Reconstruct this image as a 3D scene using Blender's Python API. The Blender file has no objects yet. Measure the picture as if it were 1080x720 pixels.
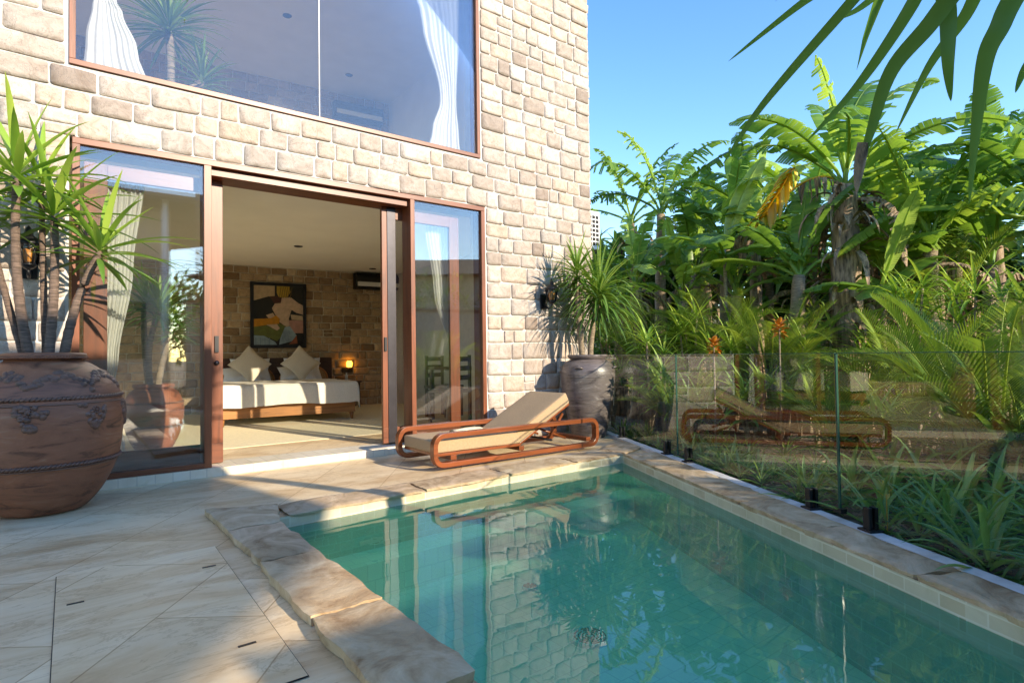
import bpy, bmesh, math, random
from mathutils import Vector, Matrix, noise
from mathutils.geometry import tessellate_polygon
PI = math.pi
rnd = random.Random(11)
S = bpy.context.scene
COL = S.collection
R = math.radians

# ------------------------------------------------------------------ camera data
YAW, PITCH, ROLL, FPX = R(37.1995), R(1.3512), R(-0.7975), 616.489
CAM = Vector((0, -5.3514, 0.96))
FW = Vector((math.sin(YAW)*math.cos(PITCH), math.cos(YAW)*math.cos(PITCH), math.sin(PITCH)))
RT0 = Vector((math.cos(YAW), -math.sin(YAW), 0))
UP0 = RT0.cross(FW)
RT = RT0*math.cos(ROLL) + UP0*math.sin(ROLL)
UP = UP0*math.cos(ROLL) - RT0*math.sin(ROLL)
SUN = Vector((0.27, -1.0, 0.39)).normalized()      # towards the sun

def ray(px, py):
    return RT*(px-540) - UP*(py-360) + FW*FPX
def at(px, py, dist):                                  # a point of the place, dist metres away on the level
    d = ray(px, py); h = math.hypot(d.x, d.y)
    return CAM + d*(dist/h)
def gnd(px, dist, z=-0.05):
    p = at(px, 372, dist); return Vector((p.x, p.y, z))

# ------------------------------------------------------------------ materials
def new_mat(name):
    m = bpy.data.materials.new(name); m.use_nodes = True
    nt = m.node_tree; nt.nodes.clear()
    out = nt.nodes.new('ShaderNodeOutputMaterial')
    return m, nt, out
def N(nt, t, **kw):
    n = nt.nodes.new(t)
    for k, v in kw.items():
        if k in n.inputs: n.inputs[k].default_value = v
        else: setattr(n, k, v)
    return n
def L(nt, a, b): nt.links.new(a, b)
def ramp(nt, fac, stops):
    r = nt.nodes.new('ShaderNodeValToRGB'); e = r.color_ramp.elements
    while len(e) < len(stops): e.new(0.5)
    for i, (p, c) in enumerate(stops):
        e[i].position = p; e[i].color = (*c, 1) if len(c) == 3 else c
    L(nt, fac, r.inputs[0]); return r.outputs[0]
def coords(nt, scale=(1,1,1), rot=(0,0,0)):
    tc = nt.nodes.new('ShaderNodeTexCoord'); mp = nt.nodes.new('ShaderNodeMapping')
    mp.inputs['Scale'].default_value = scale; mp.inputs['Rotation'].default_value = rot
    L(nt, tc.outputs['Object'], mp.inputs[0]); return mp.outputs[0]
def noise_t(nt, vec, scale, detail=6, rough=.6, dist=0):
    n = N(nt, 'ShaderNodeTexNoise'); n.inputs['Scale'].default_value = scale
    n.inputs['Detail'].default_value = detail; n.inputs['Roughness'].default_value = rough
    n.inputs['Distortion'].default_value = dist; L(nt, vec, n.inputs['Vector']); return n.outputs['Fac']
def mixc(nt, fac, a, b, mode='MIX'):
    m = nt.nodes.new('ShaderNodeMix'); m.data_type = 'RGBA'; m.blend_type = mode
    for s, i in ((fac, 0), (a, 6), (b, 7)):
        if isinstance(s, (int, float)): m.inputs[i].default_value = s
        elif isinstance(s, tuple): m.inputs[i].default_value = (*s, 1)
        else: L(nt, s, m.inputs[i])
    return m.outputs[2]
def math_n(nt, op, a, b=0.0):
    m = nt.nodes.new('ShaderNodeMath'); m.operation = op
    for s, i in ((a, 0), (b, 1)):
        if isinstance(s, (int, float)): m.inputs[i].default_value = s
        else: L(nt, s, m.inputs[i])
    return m.outputs[0]
def attr(nt, name='tone'):
    a = nt.nodes.new('ShaderNodeAttribute'); a.attribute_name = name; return a.outputs['Fac']
def bump(nt, h, strength=.3, dist=.01):
    b = nt.nodes.new('ShaderNodeBump'); b.inputs['Strength'].default_value = strength
    b.inputs['Distance'].default_value = dist; L(nt, h, b.inputs['Height']); return b.outputs[0]
def finish(nt, out, col, rough=.6, nrm=None, metal=0, spec=.5, **kw):
    p = nt.nodes.new('ShaderNodeBsdfPrincipled')
    if isinstance(col, tuple): p.inputs['Base Color'].default_value = (*col, 1)
    else: L(nt, col, p.inputs['Base Color'])
    if isinstance(rough, (int, float)): p.inputs['Roughness'].default_value = rough
    else: L(nt, rough, p.inputs['Roughness'])
    p.inputs['Metallic'].default_value = metal
    p.inputs['Specular IOR Level'].default_value = spec
    if nrm is not None: L(nt, nrm, p.inputs['Normal'])
    for k, v in kw.items(): p.inputs[k].default_value = v
    L(nt, p.outputs[0], out.inputs[0]); return p
def simple(name, c, rough=.6, var=.15, scale=8, bmp=.1, metal=0, spec=.5, stretch=(1,1,1), dist=.004):
    m, nt, out = new_mat(name); v = coords(nt, stretch)
    n = noise_t(nt, v, scale)
    c2 = tuple(max(0, x*(1-var*2)) for x in c); c3 = tuple(min(1, x*(1+var)) for x in c)
    col = ramp(nt, n, [(.3, c2), (.7, c3)])
    n2 = noise_t(nt, v, scale*5, 4)
    finish(nt, out, col, rough, bump(nt, n2, bmp, dist), metal, spec); return m

def stone_mat(name, stops, dark=1.0):
    m, nt, out = new_mat(name); v = coords(nt)
    t = attr(nt)
    base = ramp(nt, t, stops)
    off = nt.nodes.new('ShaderNodeVectorMath'); off.operation = 'ADD'
    cmb = nt.nodes.new('ShaderNodeCombineXYZ'); L(nt, math_n(nt, 'MULTIPLY', t, 37.0), cmb.inputs[0]); L(nt, math_n(nt, 'MULTIPLY', t, 91.0), cmb.inputs[2])
    L(nt, v, off.inputs[0]); L(nt, cmb.outputs[0], off.inputs[1]); v2 = off.outputs[0]
    n1 = noise_t(nt, v2, 9, 8, .65, 1.2)
    col = mixc(nt, .55, base, ramp(nt, n1, [(.25, (.30,.20,.12)), (.42, (.46,.38,.30)), (.58, (.60,.54,.47)), (.8, (.74,.70,.64))]), 'OVERLAY')
    n2 = noise_t(nt, v2, 3.2, 5, .7, 2.5)
    vein = ramp(nt, math_n(nt, 'ABSOLUTE', math_n(nt, 'SUBTRACT', n2, .5)), [(0, (1,1,1)), (.018, (0,0,0))])
    col = mixc(nt, math_n(nt, 'MULTIPLY', vein, .45), col, tuple(x*.45 for x in stops[0][1]))
    n3 = noise_t(nt, v2, 45, 6, .7)
    hgt = math_n(nt, 'ADD', math_n(nt, 'MULTIPLY', n1, 1.2), math_n(nt, 'MULTIPLY', n3, .5))
    finish(nt, out, col, .85, bump(nt, hgt, .75, .011), spec=.25); return m
M = {}
M['stone'] = stone_mat('sandstone_cream', [(0, (.27,.225,.20)), (.08, (.37,.325,.295)), (.4, (.43,.385,.36)), (.6, (.47,.39,.335)), (.85, (.51,.475,.455)), (1, (.37,.34,.32))])
M['stone_in'] = stone_mat('sandstone_inner', [(0, (.24,.165,.10)), (.25, (.40,.30,.20)), (.6, (.50,.39,.27)), (.85, (.33,.24,.155)), (1, (.58,.48,.35))])
M['mortar'] = simple('lime_mortar', (.62,.585,.54), .9, .06, 12, .5, spec=.2, dist=.006)
M['mortar_in'] = simple('inner_mortar', (.66,.60,.49), .9, .06, 12, .5, spec=.2, dist=.006)

def wood_mat(name, c, axis=0, rough=.38, dk=.55):
    m, nt, out = new_mat(name)
    sc = [14, 14, 14]; sc[axis] = 1.1
    v = coords(nt, tuple(sc)); n = noise_t(nt, v, 1.6, 8, .6, .8)
    n2 = noise_t(nt, v, 7, 4)
    col = ramp(nt, n, [(.3, tuple(x*dk for x in c)), (.55, c), (.75, tuple(min(1, x*1.25) for x in c))])
    finish(nt, out, col, rough, bump(nt, n2, .12, .002), spec=.45); return m
M['wood_v'] = wood_mat('teak_vertical', (.21,.058,.022), 2)
M['wood_h'] = wood_mat('teak_horizontal', (.20,.06,.026), 0)
M['lounger_wood'] = wood_mat('lounger_teak', (.24,.062,.02), 0, .3)
M['bed_wood'] = wood_mat('bed_teak', (.42,.18,.06), 0, .4)
M['dark_wood'] = wood_mat('dark_wood', (.07,.032,.018), 0, .4)
M['dark_metal'] = simple('bronze_metal', (.045,.04,.045), .35, .1, 10, .02, .6)
M['black'] = simple('black_metal', (.014,.014,.016), .4, .1, 10, .03, .3)
M['plaster'] = simple('cream_plaster', (.90,.85,.74), .9, .03, 3, .05)
M['ceiling'] = simple('ceiling_paint', (.93,.89,.80), .92, .02, 2, .02)
M['plaster_blue'] = simple('upper_room_paint', (.84,.85,.85), .9, .03, 3, .05)
M['white_plastic'] = simple('white_plastic', (.78,.79,.78), .4, .03, 5, .02)
M['linen'] = simple('bed_linen', (.78,.72,.62), .92, .05, 60, .5, dist=.003)
M['white_linen'] = simple('white_linen', (.80,.82,.86), .9, .03, 40, .4)
M['beige_cloth'] = simple('beige_cushion', (.70,.61,.48), .95, .08, 120, .5, dist=.002)
M['canvas'] = simple('lounger_canvas', (.42,.285,.165), .9, .09, 90, .5, dist=.002)
M['towel'] = simple('cream_towel', (.74,.62,.42), .95, .12, 60, .8, dist=.004)
M['rattan'] = simple('rattan', (.42,.27,.13), .7, .3, 70, .6)
M['wtrunk'] = simple('trunk_bark', (.36,.27,.18), .9, .35, 14, .9, stretch=(1,1,7), dist=.012)
M['dtrunk'] = simple('brown_yucca_bark', (.24,.16,.12), .9, .35, 12, .9, stretch=(1,1,9), dist=.012)
M['dry'] = simple('dry_leaf', (.42,.29,.19), .9, .45, 9, .8, stretch=(3,3,.6), dist=.01)
M['soil'] = simple('garden_soil', (.13,.09,.06), .95, .4, 5, .9, dist=.05)
M['orange'] = simple('orange_leaf', (.66,.25,.03), .5, .25, 9, .2)
M['slate'] = simple('roof_slate', (.09,.085,.08), .8, .25, 6, .5)
M['tan_wall'] = simple('neighbour_render', (.40,.36,.31), .9, .1, 3, .2)
M['white_paint'] = simple('white_kerb_paint', (.62,.60,.57), .7, .12, 9, .2)
M['grey_groove'] = simple('groove_dark', (.05,.042,.035), .9, .2, 10, .1)
M['strip'] = simple('frame_pale_seal', (.70,.70,.70), .5, .05, 10, .02)

def leaf_mat(name, a, b, c, trans=.35, rough=.42, scale=2.5):
    m, nt, out = new_mat(name); v = coords(nt)
    t = attr(nt); n = noise_t(nt, v, scale, 4)
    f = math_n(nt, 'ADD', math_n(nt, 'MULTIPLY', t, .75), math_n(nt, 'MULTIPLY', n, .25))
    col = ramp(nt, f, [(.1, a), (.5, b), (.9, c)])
    p = nt.nodes.new('ShaderNodeBsdfPrincipled'); L(nt, col, p.inputs['Base Color'])
    p.inputs['Roughness'].default_value = rough; p.inputs['Specular IOR Level'].default_value = .55
    tr = nt.nodes.new('ShaderNodeBsdfTranslucent')
    L(nt, mixc(nt, 1.0, col, (1.0, 1.0, .35), 'MULTIPLY'), tr.inputs[0])
    gm = nt.nodes.new('ShaderNodeGamma'); gm.inputs[1].default_value = .75
    L(nt, mixc(nt, 1.0, col, (1.0, 1.0, .30), 'MULTIPLY'), gm.inputs[0]); L(nt, gm.outputs[0], tr.inputs[0])
    mx = nt.nodes.new('ShaderNodeMixShader'); mx.inputs[0].default_value = trans
    L(nt, p.outputs[0], mx.inputs[1]); L(nt, tr.outputs[0], mx.inputs[2]); L(nt, mx.outputs[0], out.inputs[0]); return m
M['yucca'] = leaf_mat('yucca_leaf', (.06,.16,.03), (.20,.38,.05), (.42,.56,.10))
M['dracaena'] = leaf_mat('dracaena_leaf', (.05,.12,.03), (.13,.27,.045), (.32,.44,.10))
M['banana'] = leaf_mat('banana_leaf', (.05,.14,.035), (.15,.31,.05), (.38,.54,.10), .48, .38)
M['areca'] = leaf_mat('areca_leaf', (.06,.13,.025), (.17,.28,.04), (.40,.48,.08), .4)
M['lily'] = leaf_mat('lily_leaf', (.04,.12,.03), (.10,.24,.05), (.26,.42,.10), .35, .35)
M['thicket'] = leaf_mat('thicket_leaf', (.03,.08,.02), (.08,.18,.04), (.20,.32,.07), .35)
M['fore'] = leaf_mat('hanging_leaf', (.07,.16,.035), (.11,.25,.05), (.20,.36,.08), .45, .45)
M['yellow_leaf'] = leaf_mat('yellow_leaf', (.55,.28,.02), (.80,.46,.02), (.85,.62,.08), .3)

def glass_mat(name, base, k=.9, tint=(.975,.985,.98), rough=0.0, ior=1.5):
    m, nt, out = new_mat(name)
    fr = nt.nodes.new('ShaderNodeFresnel'); fr.inputs[0].default_value = ior
    fac = math_n(nt, 'MINIMUM', math_n(nt, 'ADD', math_n(nt, 'MULTIPLY', fr.outputs[0], k), base), 1.0)
    tr = nt.nodes.new('ShaderNodeBsdfTransparent'); tr.inputs[0].default_value = (*tint, 1)
    gl = nt.nodes.new('ShaderNodeBsdfGlossy'); gl.inputs['Roughness'].default_value = rough
    gl.inputs[0].default_value = (.97,.98,1,1)
    mx = nt.nodes.new('ShaderNodeMixShader'); L(nt, fac, mx.inputs[0])
    L(nt, tr.outputs[0], mx.inputs[1]); L(nt, gl.outputs[0], mx.inputs[2]); L(nt, mx.outputs[0], out.inputs[0]); return m
M['glass'] = glass_mat('door_glass', .06)
M['glass_up'] = glass_mat('upper_glass', .035, .85, (.96,.97,.98), .012)
M['glass_fence'] = glass_mat('fence_glass', .03, 1.0, (.90,.95,.91))
M['glass_edge'] = simple('glass_edge', (.03,.10,.07), .2, .05, 10, 0)

def curtain_mat():
    m, nt, out = new_mat('sheer_curtain')
    d = nt.nodes.new('ShaderNodeBsdfDiffuse'); d.inputs[0].default_value = (.88,.87,.82,1)
    t = nt.nodes.new('ShaderNodeBsdfTranslucent'); t.inputs[0].default_value = (.88,.87,.82,1)
    mx = nt.nodes.new('ShaderNodeMixShader'); mx.inputs[0].default_value = .35
    L(nt, d.outputs[0], mx.inputs[1]); L(nt, t.outputs[0], mx.inputs[2]); L(nt, mx.outputs[0], out.inputs[0]); return m
M['curtain'] = curtain_mat()

def travertine(name, joints=True, light=1.0, warm=1.0):
    m, nt, out = new_mat(name)
    v = coords(nt, (1,1,1), (0,0,R(-54)))
    vs = coords(nt, (.7, 2.1, 1), (0,0,R(-50)))
    n1 = noise_t(nt, vs, 1.7, 12, .64, .9); n2 = noise_t(nt, v, 1.3, 6, .6, .6)
    c1 = ramp(nt, n1, [(.24, (.40,.30,.21)), (.40, (.58,.49,.39)), (.50, (.68,.61,.52)), (.62, (.74,.69,.61)), (.78, (.64,.53,.41))])
    c2 = ramp(nt, n2, [(.35, (.50,.50,.48)), (.65, (.56,.49,.41))])
    col = mixc(nt, .5, c1, c2, 'OVERLAY')
    n3 = noise_t(nt, vs, 2.6, 10, .7, .6)
    vein = ramp(nt, math_n(nt, 'ABSOLUTE', math_n(nt, 'SUBTRACT', n3, .5)), [(0, (1,1,1)), (.02, (0,0,0))])
    col = mixc(nt, math_n(nt, 'MULTIPLY', vein, .4), col, (.30,.19,.11))
    n5 = noise_t(nt, vs, 1.1, 8, .7, .5)
    col = mixc(nt, ramp(nt, n5, [(.60, (0,0,0)), (.72, (.55,.55,.55))]), col, (.42,.28,.16))
    hh = noise_t(nt, v, 30, 6, .7)
    if joints:
        br = nt.nodes.new('ShaderNodeTexBrick'); L(nt, v, br.inputs['Vector'])
        br.inputs['Scale'].default_value = 1; br.inputs['Brick Width'].default_value = 1.15; br.inputs['Row Height'].default_value = .56
        br.inputs['Mortar Size'].default_value = .003; br.inputs['Mortar Smooth'].default_value = .1
        br.inputs['Color1'].default_value = (1,1,1,1); br.inputs['Color2'].default_value = (.80,.76,.72,1); br.inputs['Mortar'].default_value = (.55,.46,.38,1)
        col = mixc(nt, 1.0, col, br.outputs['Color'], 'MULTIPLY')
    col = mixc(nt, 1.0, col, (1.19,1.03,.80), 'MULTIPLY')
    if light != 1: col = mixc(nt, 1.0, col, (light, light*.98, light*.95*warm), 'MULTIPLY')
    finish(nt, out, col, math_n(nt, 'ADD', math_n(nt, 'MULTIPLY', n1, .4), .3), bump(nt, math_n(nt, 'ADD', hh, math_n(nt, 'MULTIPLY', n1, 1.5)), .25, .006), spec=.35); return m
M['deck'] = travertine('travertine_deck')
M['hatch'] = travertine('travertine_hatch', True, .96)
M['floor_in'] = travertine('travertine_inner', True, 1.0, .9)
M['mat_floor'] = simple('straw_mat', (.86,.74,.50), .8, .12, 26, .4, stretch=(1,4,1))

def coping_mat():
    m, nt, out = new_mat('rough_sandstone'); v = coords(nt); t = attr(nt)
    n1 = noise_t(nt, v, 3.2, 9, .65, 1.5); n2 = noise_t(nt, v, 22, 8, .75)
    c = ramp(nt, n1, [(.30, (.28,.17,.09)), (.43, (.47,.34,.21)), (.55, (.60,.46,.31)), (.68, (.72,.59,.42))])
    c = mixc(nt, .6, c, ramp(nt, t, [(0, (.42,.38,.34)), (.5, (.52,.46,.40)), (1, (.60,.50,.40))]), 'OVERLAY')
    finish(nt, out, c, .82, bump(nt, math_n(nt, 'ADD', math_n(nt, 'MULTIPLY', n1, 1.6), math_n(nt, 'MULTIPLY', noise_t(nt, coords(nt, (2,5,1), (0,0,.5)), 7, 10, .75, 1.0), 2.2)), .6, .012), spec=.3); return m
M['coping'] = coping_mat()

def tile_mat(name, c1, c2, c3, w=.16, h=.055, floor=False):
    m, nt, out = new_mat(name)
    tc = nt.nodes.new('ShaderNodeTexCoord'); uv = tc.outputs['UV'] 
    br = nt.nodes.new('ShaderNodeTexBrick'); L(nt, uv, br.inputs['Vector'])
    br.inputs['Scale'].default_value = 1; br.inputs['Brick Width'].default_value = w; br.inputs['Row Height'].default_value = h
    br.inputs['Mortar Size'].default_value = .0035; br.inputs['Color1'].default_value = (*c1,1); br.inputs['Color2'].default_value = (*c2,1)
    br.inputs['Mortar'].default_value = (*c3,1)
    v = coords(nt); n = noise_t(nt, v, 2.2 if floor else 5, 7, .65, .5)
    col = mixc(nt, .65, br.outputs['Color'], ramp(nt, n, [(.3, (.32,.36,.30)), (.5, (.5,.5,.5)), (.7, (.62,.62,.62))]), 'OVERLAY')
    finish(nt, out, col, .55, bump(nt, br.outputs['Fac'], -.3, .003)); return m
M['pool_wall'] = tile_mat('pool_wall_tile', (.50,.39,.25), (.62,.53,.38), (.66,.58,.44))
M['pool_floor'] = tile_mat('pool_floor_tile', (.66,.84,.74), (.72,.90,.86), (.54,.72,.66), .1, .1, True)
M['step_tile'] = tile_mat('step_tile', (.66,.56,.42), (.72,.63,.49), (.52,.45,.35), .12, .3)

def water_mat():
    m, nt, out = new_mat('pool_water'); v = coords(nt, (1,1,1))
    n = noise_t(nt, v, 1.6, 3, .5, .4); n2 = noise_t(nt, v, 7, 2, .5)
    nr = bump(nt, math_n(nt, 'ADD', n, math_n(nt, 'MULTIPLY', n2, .12)), .055, .05)
    fr = nt.nodes.new('ShaderNodeFresnel'); fr.inputs[0].default_value = 1.33; L(nt, nr, fr.inputs['Normal'])
    fac = math_n(nt, 'MINIMUM', math_n(nt, 'ADD', math_n(nt, 'MULTIPLY', fr.outputs[0], 1.15), .03), 1.0)
    tr = nt.nodes.new('ShaderNodeBsdfTransparent'); tr.inputs[0].default_value = (.42,.98,.69,1)
    gl = nt.nodes.new('ShaderNodeBsdfGlossy'); gl.inputs['Roughness'].default_value = 0.0; L(nt, nr, gl.inputs['Normal'])
    mx = nt.nodes.new('ShaderNodeMixShader'); L(nt, fac, mx.inputs[0]); L(nt, tr.outputs[0], mx.inputs[1]); L(nt, gl.outputs[0], mx.inputs[2])
    df = nt.nodes.new('ShaderNodeBsdfDiffuse'); df.inputs[0].default_value = (.13,.66,.42,1)
    m2 = nt.nodes.new('ShaderNodeMixShader'); m2.inputs[0].default_value = .24
    L(nt, tr.outputs[0], m2.inputs[1]); L(nt, df.outputs[0], m2.inputs[2]); L(nt, m2.outputs[0], mx.inputs[1])
    L(nt, mx.outputs[0], out.inputs[0]); return m
M['water'] = water_mat()

def clay_mat(name, a, b, c, rough=.55):
    m, nt, out = new_mat(name); v = coords(nt); vh = coords(nt, (1,1,4.5))
    n1 = noise_t(nt, vh, 2.6, 9, .68, 1.4); n2 = noise_t(nt, v, 24, 6, .7)
    col = ramp(nt, n1, [(.34, a), (.47, b), (.58, tuple(x*1.2 for x in b)), (.72, c)])
    n3 = noise_t(nt, v, 5, 8, .8)
    col = mixc(nt, ramp(nt, n3, [(.60, (0,0,0)), (.78, (.55,.55,.55))]), col, c)
    finish(nt, out, col, rough, bump(nt, math_n(nt, 'ADD', n1, math_n(nt, 'MULTIPLY', n2, .5)), .45, .01), spec=.5); return m
M['terracotta'] = clay_mat('terracotta_worn', (.075,.024,.013), (.26,.092,.046), (.33,.19,.12))
M['relief'] = clay_mat('terracotta_relief', (.04,.018,.013), (.16,.075,.05), (.30,.22,.17))
M['grey_clay'] = clay_mat('grey_glazed_clay', (.035,.028,.028), (.13,.105,.098), (.38,.34,.31), .32)

def emis(name, c, s):
    m, nt, out = new_mat(name); e = nt.nodes.new('ShaderNodeEmission'); e.inputs[0].default_value = (*c,1); e.inputs[1].default_value = s
    L(nt, e.outputs[0], out.inputs[0]); return m
M['lamp'] = emis('lit_lamp', (1,.42,.06), 2.2)
def flat(n, c, r=.7): return simple(n, c, r, .12, 14, .05)

# ------------------------------------------------------------------ mesh builder
class MB:
    def __init__(s): s.v=[]; s.f=[]; s.t=[]; s.sm=[]; s.uv={}
    def add(s, vs, fs, tone=.5, smooth=True):
        o=len(s.v); s.v += [tuple(x) for x in vs]
        for f in fs: s.f.append(tuple(i+o for i in f)); s.t.append(tone); s.sm.append(smooth)
    def box(s, a, b, tone=.5):
        x0,y0,z0=a; x1,y1,z1=b
        s.add([(x0,y0,z0),(x1,y0,z0),(x1,y1,z0),(x0,y1,z0),(x0,y0,z1),(x1,y0,z1),(x1,y1,z1),(x0,y1,z1)],
              [(0,3,2,1),(4,5,6,7),(0,1,5,4),(1,2,6,5),(2,3,7,6),(3,0,4,7)], tone, False)
    def tube(s, pts, rad, n=8, tone=.5, caps=True, squash=1.0):
        vs=[]; k=len(pts); up=Vector((0,0,1))
        for i,p in enumerate(pts):
            p=Vector(p); d=(Vector(pts[min(i+1,k-1)])-Vector(pts[max(i-1,0)])).normalized()
            a=up if abs(d.z)<.95 else Vector((1,0,0)); x=d.cross(a).normalized(); y=x.cross(d).normalized()
            r=rad[i] if isinstance(rad,(list,tuple)) else rad
            for j in range(n):
                t=2*PI*j/n; vs.append(p+x*(r*math.cos(t))+y*(r*squash*math.sin(t)))
        fs=[]
        for i in range(k-1):
            for j in range(n):
                a=i*n+j; b=i*n+(j+1)%n; fs.append((a,b,b+n,a+n))
        if caps: fs += [tuple(range(n))[::-1], tuple(range((k-1)*n,k*n))]
        s.add(vs,fs,tone)
    def lathe(s, prof, n=48, c=(0,0,0), tone=.5, wob=0):
        vs=[]
        for (r,z) in prof:
            for j in range(n):
                t=2*PI*j/n; rr=r*(1+wob*noise.noise(Vector((math.cos(t)*1.3,math.sin(t)*1.3,z*2))))
                vs.append((c[0]+rr*math.cos(t), c[1]+rr*math.sin(t), c[2]+z))
        fs=[]
        for i in range(len(prof)-1):
            for j in range(n):
                a=i*n+j; b=i*n+(j+1)%n; fs.append((a,b,b+n,a+n))
        s.add(vs,fs,tone)
    def build(s, name, mat, parent=None, bevel=0, uv=None, sub=0):
        me=bpy.data.meshes.new(name); me.from_pydata(s.v,[],s.f); me.update()
        at_=me.attributes.new('tone','FLOAT','FACE'); at_.data.foreach_set('value', s.t)
        me.polygons.foreach_set('use_smooth', s.sm)
        if uv:
            ul=me.uv_layers.new(name='UVMap')
            for p in me.polygons:
                for li in p.loop_indices:
                    ul.data[li].uv = uv(me.vertices[me.loops[li].vertex_index].co, p.normal)
        me.materials.append(mat)
        o=bpy.data.objects.new(name, me); COL.objects.link(o)
        if parent is not None: o.parent=parent
        if bevel:
            m=o.modifiers.new('bevel','BEVEL'); m.width=bevel; m.segments=2; m.limit_method='ANGLE'
        if sub:
            m=o.modifiers.new('sub','SUBSURF'); m.levels=sub; m.render_levels=sub
        return o
def tag(o, label=None, cat=None, group=None, kind=None):
    if label: o['label']=label
    if cat: o['category']=cat
    if group: o['group']=group
    if kind: o['kind']=kind
    return o
def thing(name, loc, label, cat, group=None, rz=0):
    o=bpy.data.objects.new(name,None); COL.objects.link(o); o.location=loc; o.rotation_euler=(0,0,rz); o.empty_display_size=.2
    return tag(o,label,cat,group)
def boxuv(co, n):
    a=[abs(n.x),abs(n.y),abs(n.z)]; i=a.index(max(a))
    return (co.y,co.z) if i==0 else ((co.x,co.z) if i==1 else (co.x,co.y))
def B(name, a, b, mat, parent=None, bevel=0):
    m=MB(); m.box(a,b); return m.build(name, mat, parent, bevel, boxuv)

# ------------------------------------------------------------------ stone masonry
def stones(mb, P, W, z0, z1, holes=(), keyz=(), rowh=.15, seed=1, wmin=.16, wmax=.42, depth=.016, edge=0.0):
    """P(u, v, d) -> point; lays rough coursed stones over 0..W x z0..z1 leaving the holes free"""
    r=random.Random(seed)
    keys=sorted(set([z0,z1]+[k for k in keyz if z0<k<z1])); rows=[]
    for a,b in zip(keys,keys[1:]):
        n=max(1,round((b-a)/rowh)); hs=[r.uniform(.86,1.14) for _ in range(n)]; t=sum(hs); z=a
        for h in hs: rows.append((z,z+(b-a)*h/t)); z+=(b-a)*h/t
    for (za,zb) in rows:
        iv=[(0,W)]
        for (x0,x1,y0,y1) in holes:
            if za<y1-.01 and zb>y0+.01:
                nv=[]
                for (a,b) in iv:
                    if x1<=a or x0>=b: nv.append((a,b))
                    else:
                        if x0>a: nv.append((a,x0-.012))
                        if x1<b: nv.append((x1+.012,b))
                iv=nv
        for (a,b) in iv:
            x=a
            while x<b-.01:
                w=r.uniform(wmin,wmax)*(zb-za)/rowh**1*1.0
                w=max(wmin,min(wmax*1.1,w))
                if b-(x+w)<wmin: w=b-x
                cells=[(x,x+w,za,zb)]
                if r.random()<.05 and w<wmax*.7:
                    zm=za+(zb-za)*r.uniform(.4,.6); cells=[(x,x+w,za,zm),(x,x+w,zm,zb)]
                for (cx0,cx1,cz0,cz1) in cells: one_stone(mb,P,cx0,cx1,cz0,cz1,r,depth)
                x+=w
def warp(u,v):
    return (noise.noise(Vector((u*2.1,v*2.1,3.1)))*.012, noise.noise(Vector((u*1.7,v*1.7,9.7)))*.014)
def one_stone(mb,P,x0,x1,z0,z1,r,depth):
    g=r.uniform(.004,.0085); x0+=g; x1-=g; z0+=g; z1-=g
    cx,cz=(x0+x1)/2,(z0+z1)/2; hw,hh=(x1-x0)/2,(z1-z0)/2
    if hw<.01 or hh<.01: return
    n=18; ph=r.uniform(0,9); d=depth*r.uniform(.6,1.4); tilt=(r.uniform(-.3,.3)*depth, r.uniform(-.35,.35)*depth)
    cr=[r.uniform(.12,.34)*min(hw,hh)*2 for _ in range(4)]
    ring=[]
    for j in range(n):
        t=2*PI*(j+.5)/n; c,s_=math.cos(t),math.sin(t); e=.15
        u=math.copysign(abs(c)**e,c); v=math.copysign(abs(s_)**e,s_)
        k=1+.05*noise.noise(Vector((c*1.5+ph,s_*1.5,ph)))
        ring.append((u*hw*k, v*hh*k))
    wu,wv=warp(cx,cz)
    vs=[]; 
    for (ins,dd) in ((0,-.006),(.0028,d*.88),(.010,d),(.5,d)):
        for (u,v) in ring:
            if ins<.1:
                ins*=.7; su=max(.2,(hw-ins)/hw); sv=max(.2,(hh-ins)/hh)
            else: su=sv=.5
            uu,vv=u*su,v*sv
            nz=noise.noise(Vector((cx*7+uu*9,cz*7+vv*9,ph)))*depth*.5 if dd>0 else 0
            wu,wv=warp(cx+uu,cz+vv)
            vs.append(P(cx+uu+wu, cz+vv+wv, dd+nz+(tilt[0]*uu/hw+tilt[1]*vv/hh if dd>0 else 0)))
    vs.append(P(cx+wu,cz+wv,d+r.uniform(-.3,.5)*depth*.5))
    fs=[]
    for k in range(3):
        for j in range(n):
            a=k*n+j; b=k*n+(j+1)%n; fs.append((a,b,b+n,a+n))
    for j in range(n): fs.append((3*n+j,3*n+(j+1)%n,4*n))
    mb.add(vs,fs,min(1,max(0,r.random())))

# ------------------------------------------------------------------ world and sun
w=bpy.data.worlds.new('World'); S.world=w; w.use_nodes=True; nt=w.node_tree
bg=nt.nodes['Background']; sk=nt.nodes.new('ShaderNodeTexSky'); sk.sky_type='NISHITA'; sk.sun_disc=False
sk.sun_elevation=math.asin(SUN.z); sk.sun_rotation=math.atan2(SUN.x,SUN.y)
sk.air_density=1.0; sk.dust_density=.05; sk.ozone_density=3.2; sk.altitude=0
hs=nt.nodes.new('ShaderNodeHueSaturation'); hs.inputs['Saturation'].default_value=1.24; hs.inputs['Hue'].default_value=.511
nt.links.new(sk.outputs[0],hs.inputs['Color']); nt.links.new(hs.outputs[0],bg.inputs[0]); bg.inputs[1].default_value=.15
ld=bpy.data.lights.new('sun','SUN'); ld.energy=2.15; ld.angle=R(.55); ld.color=(1,.965,.92)
lo=bpy.data.objects.new('sun',ld); COL.objects.link(lo); lo.rotation_euler=(-SUN).to_track_quat('-Z','Y').to_euler()
S.view_settings.view_transform='Standard'; S.view_settings.look='None'; S.view_settings.gamma=1; S.view_settings.exposure=1.87
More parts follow.
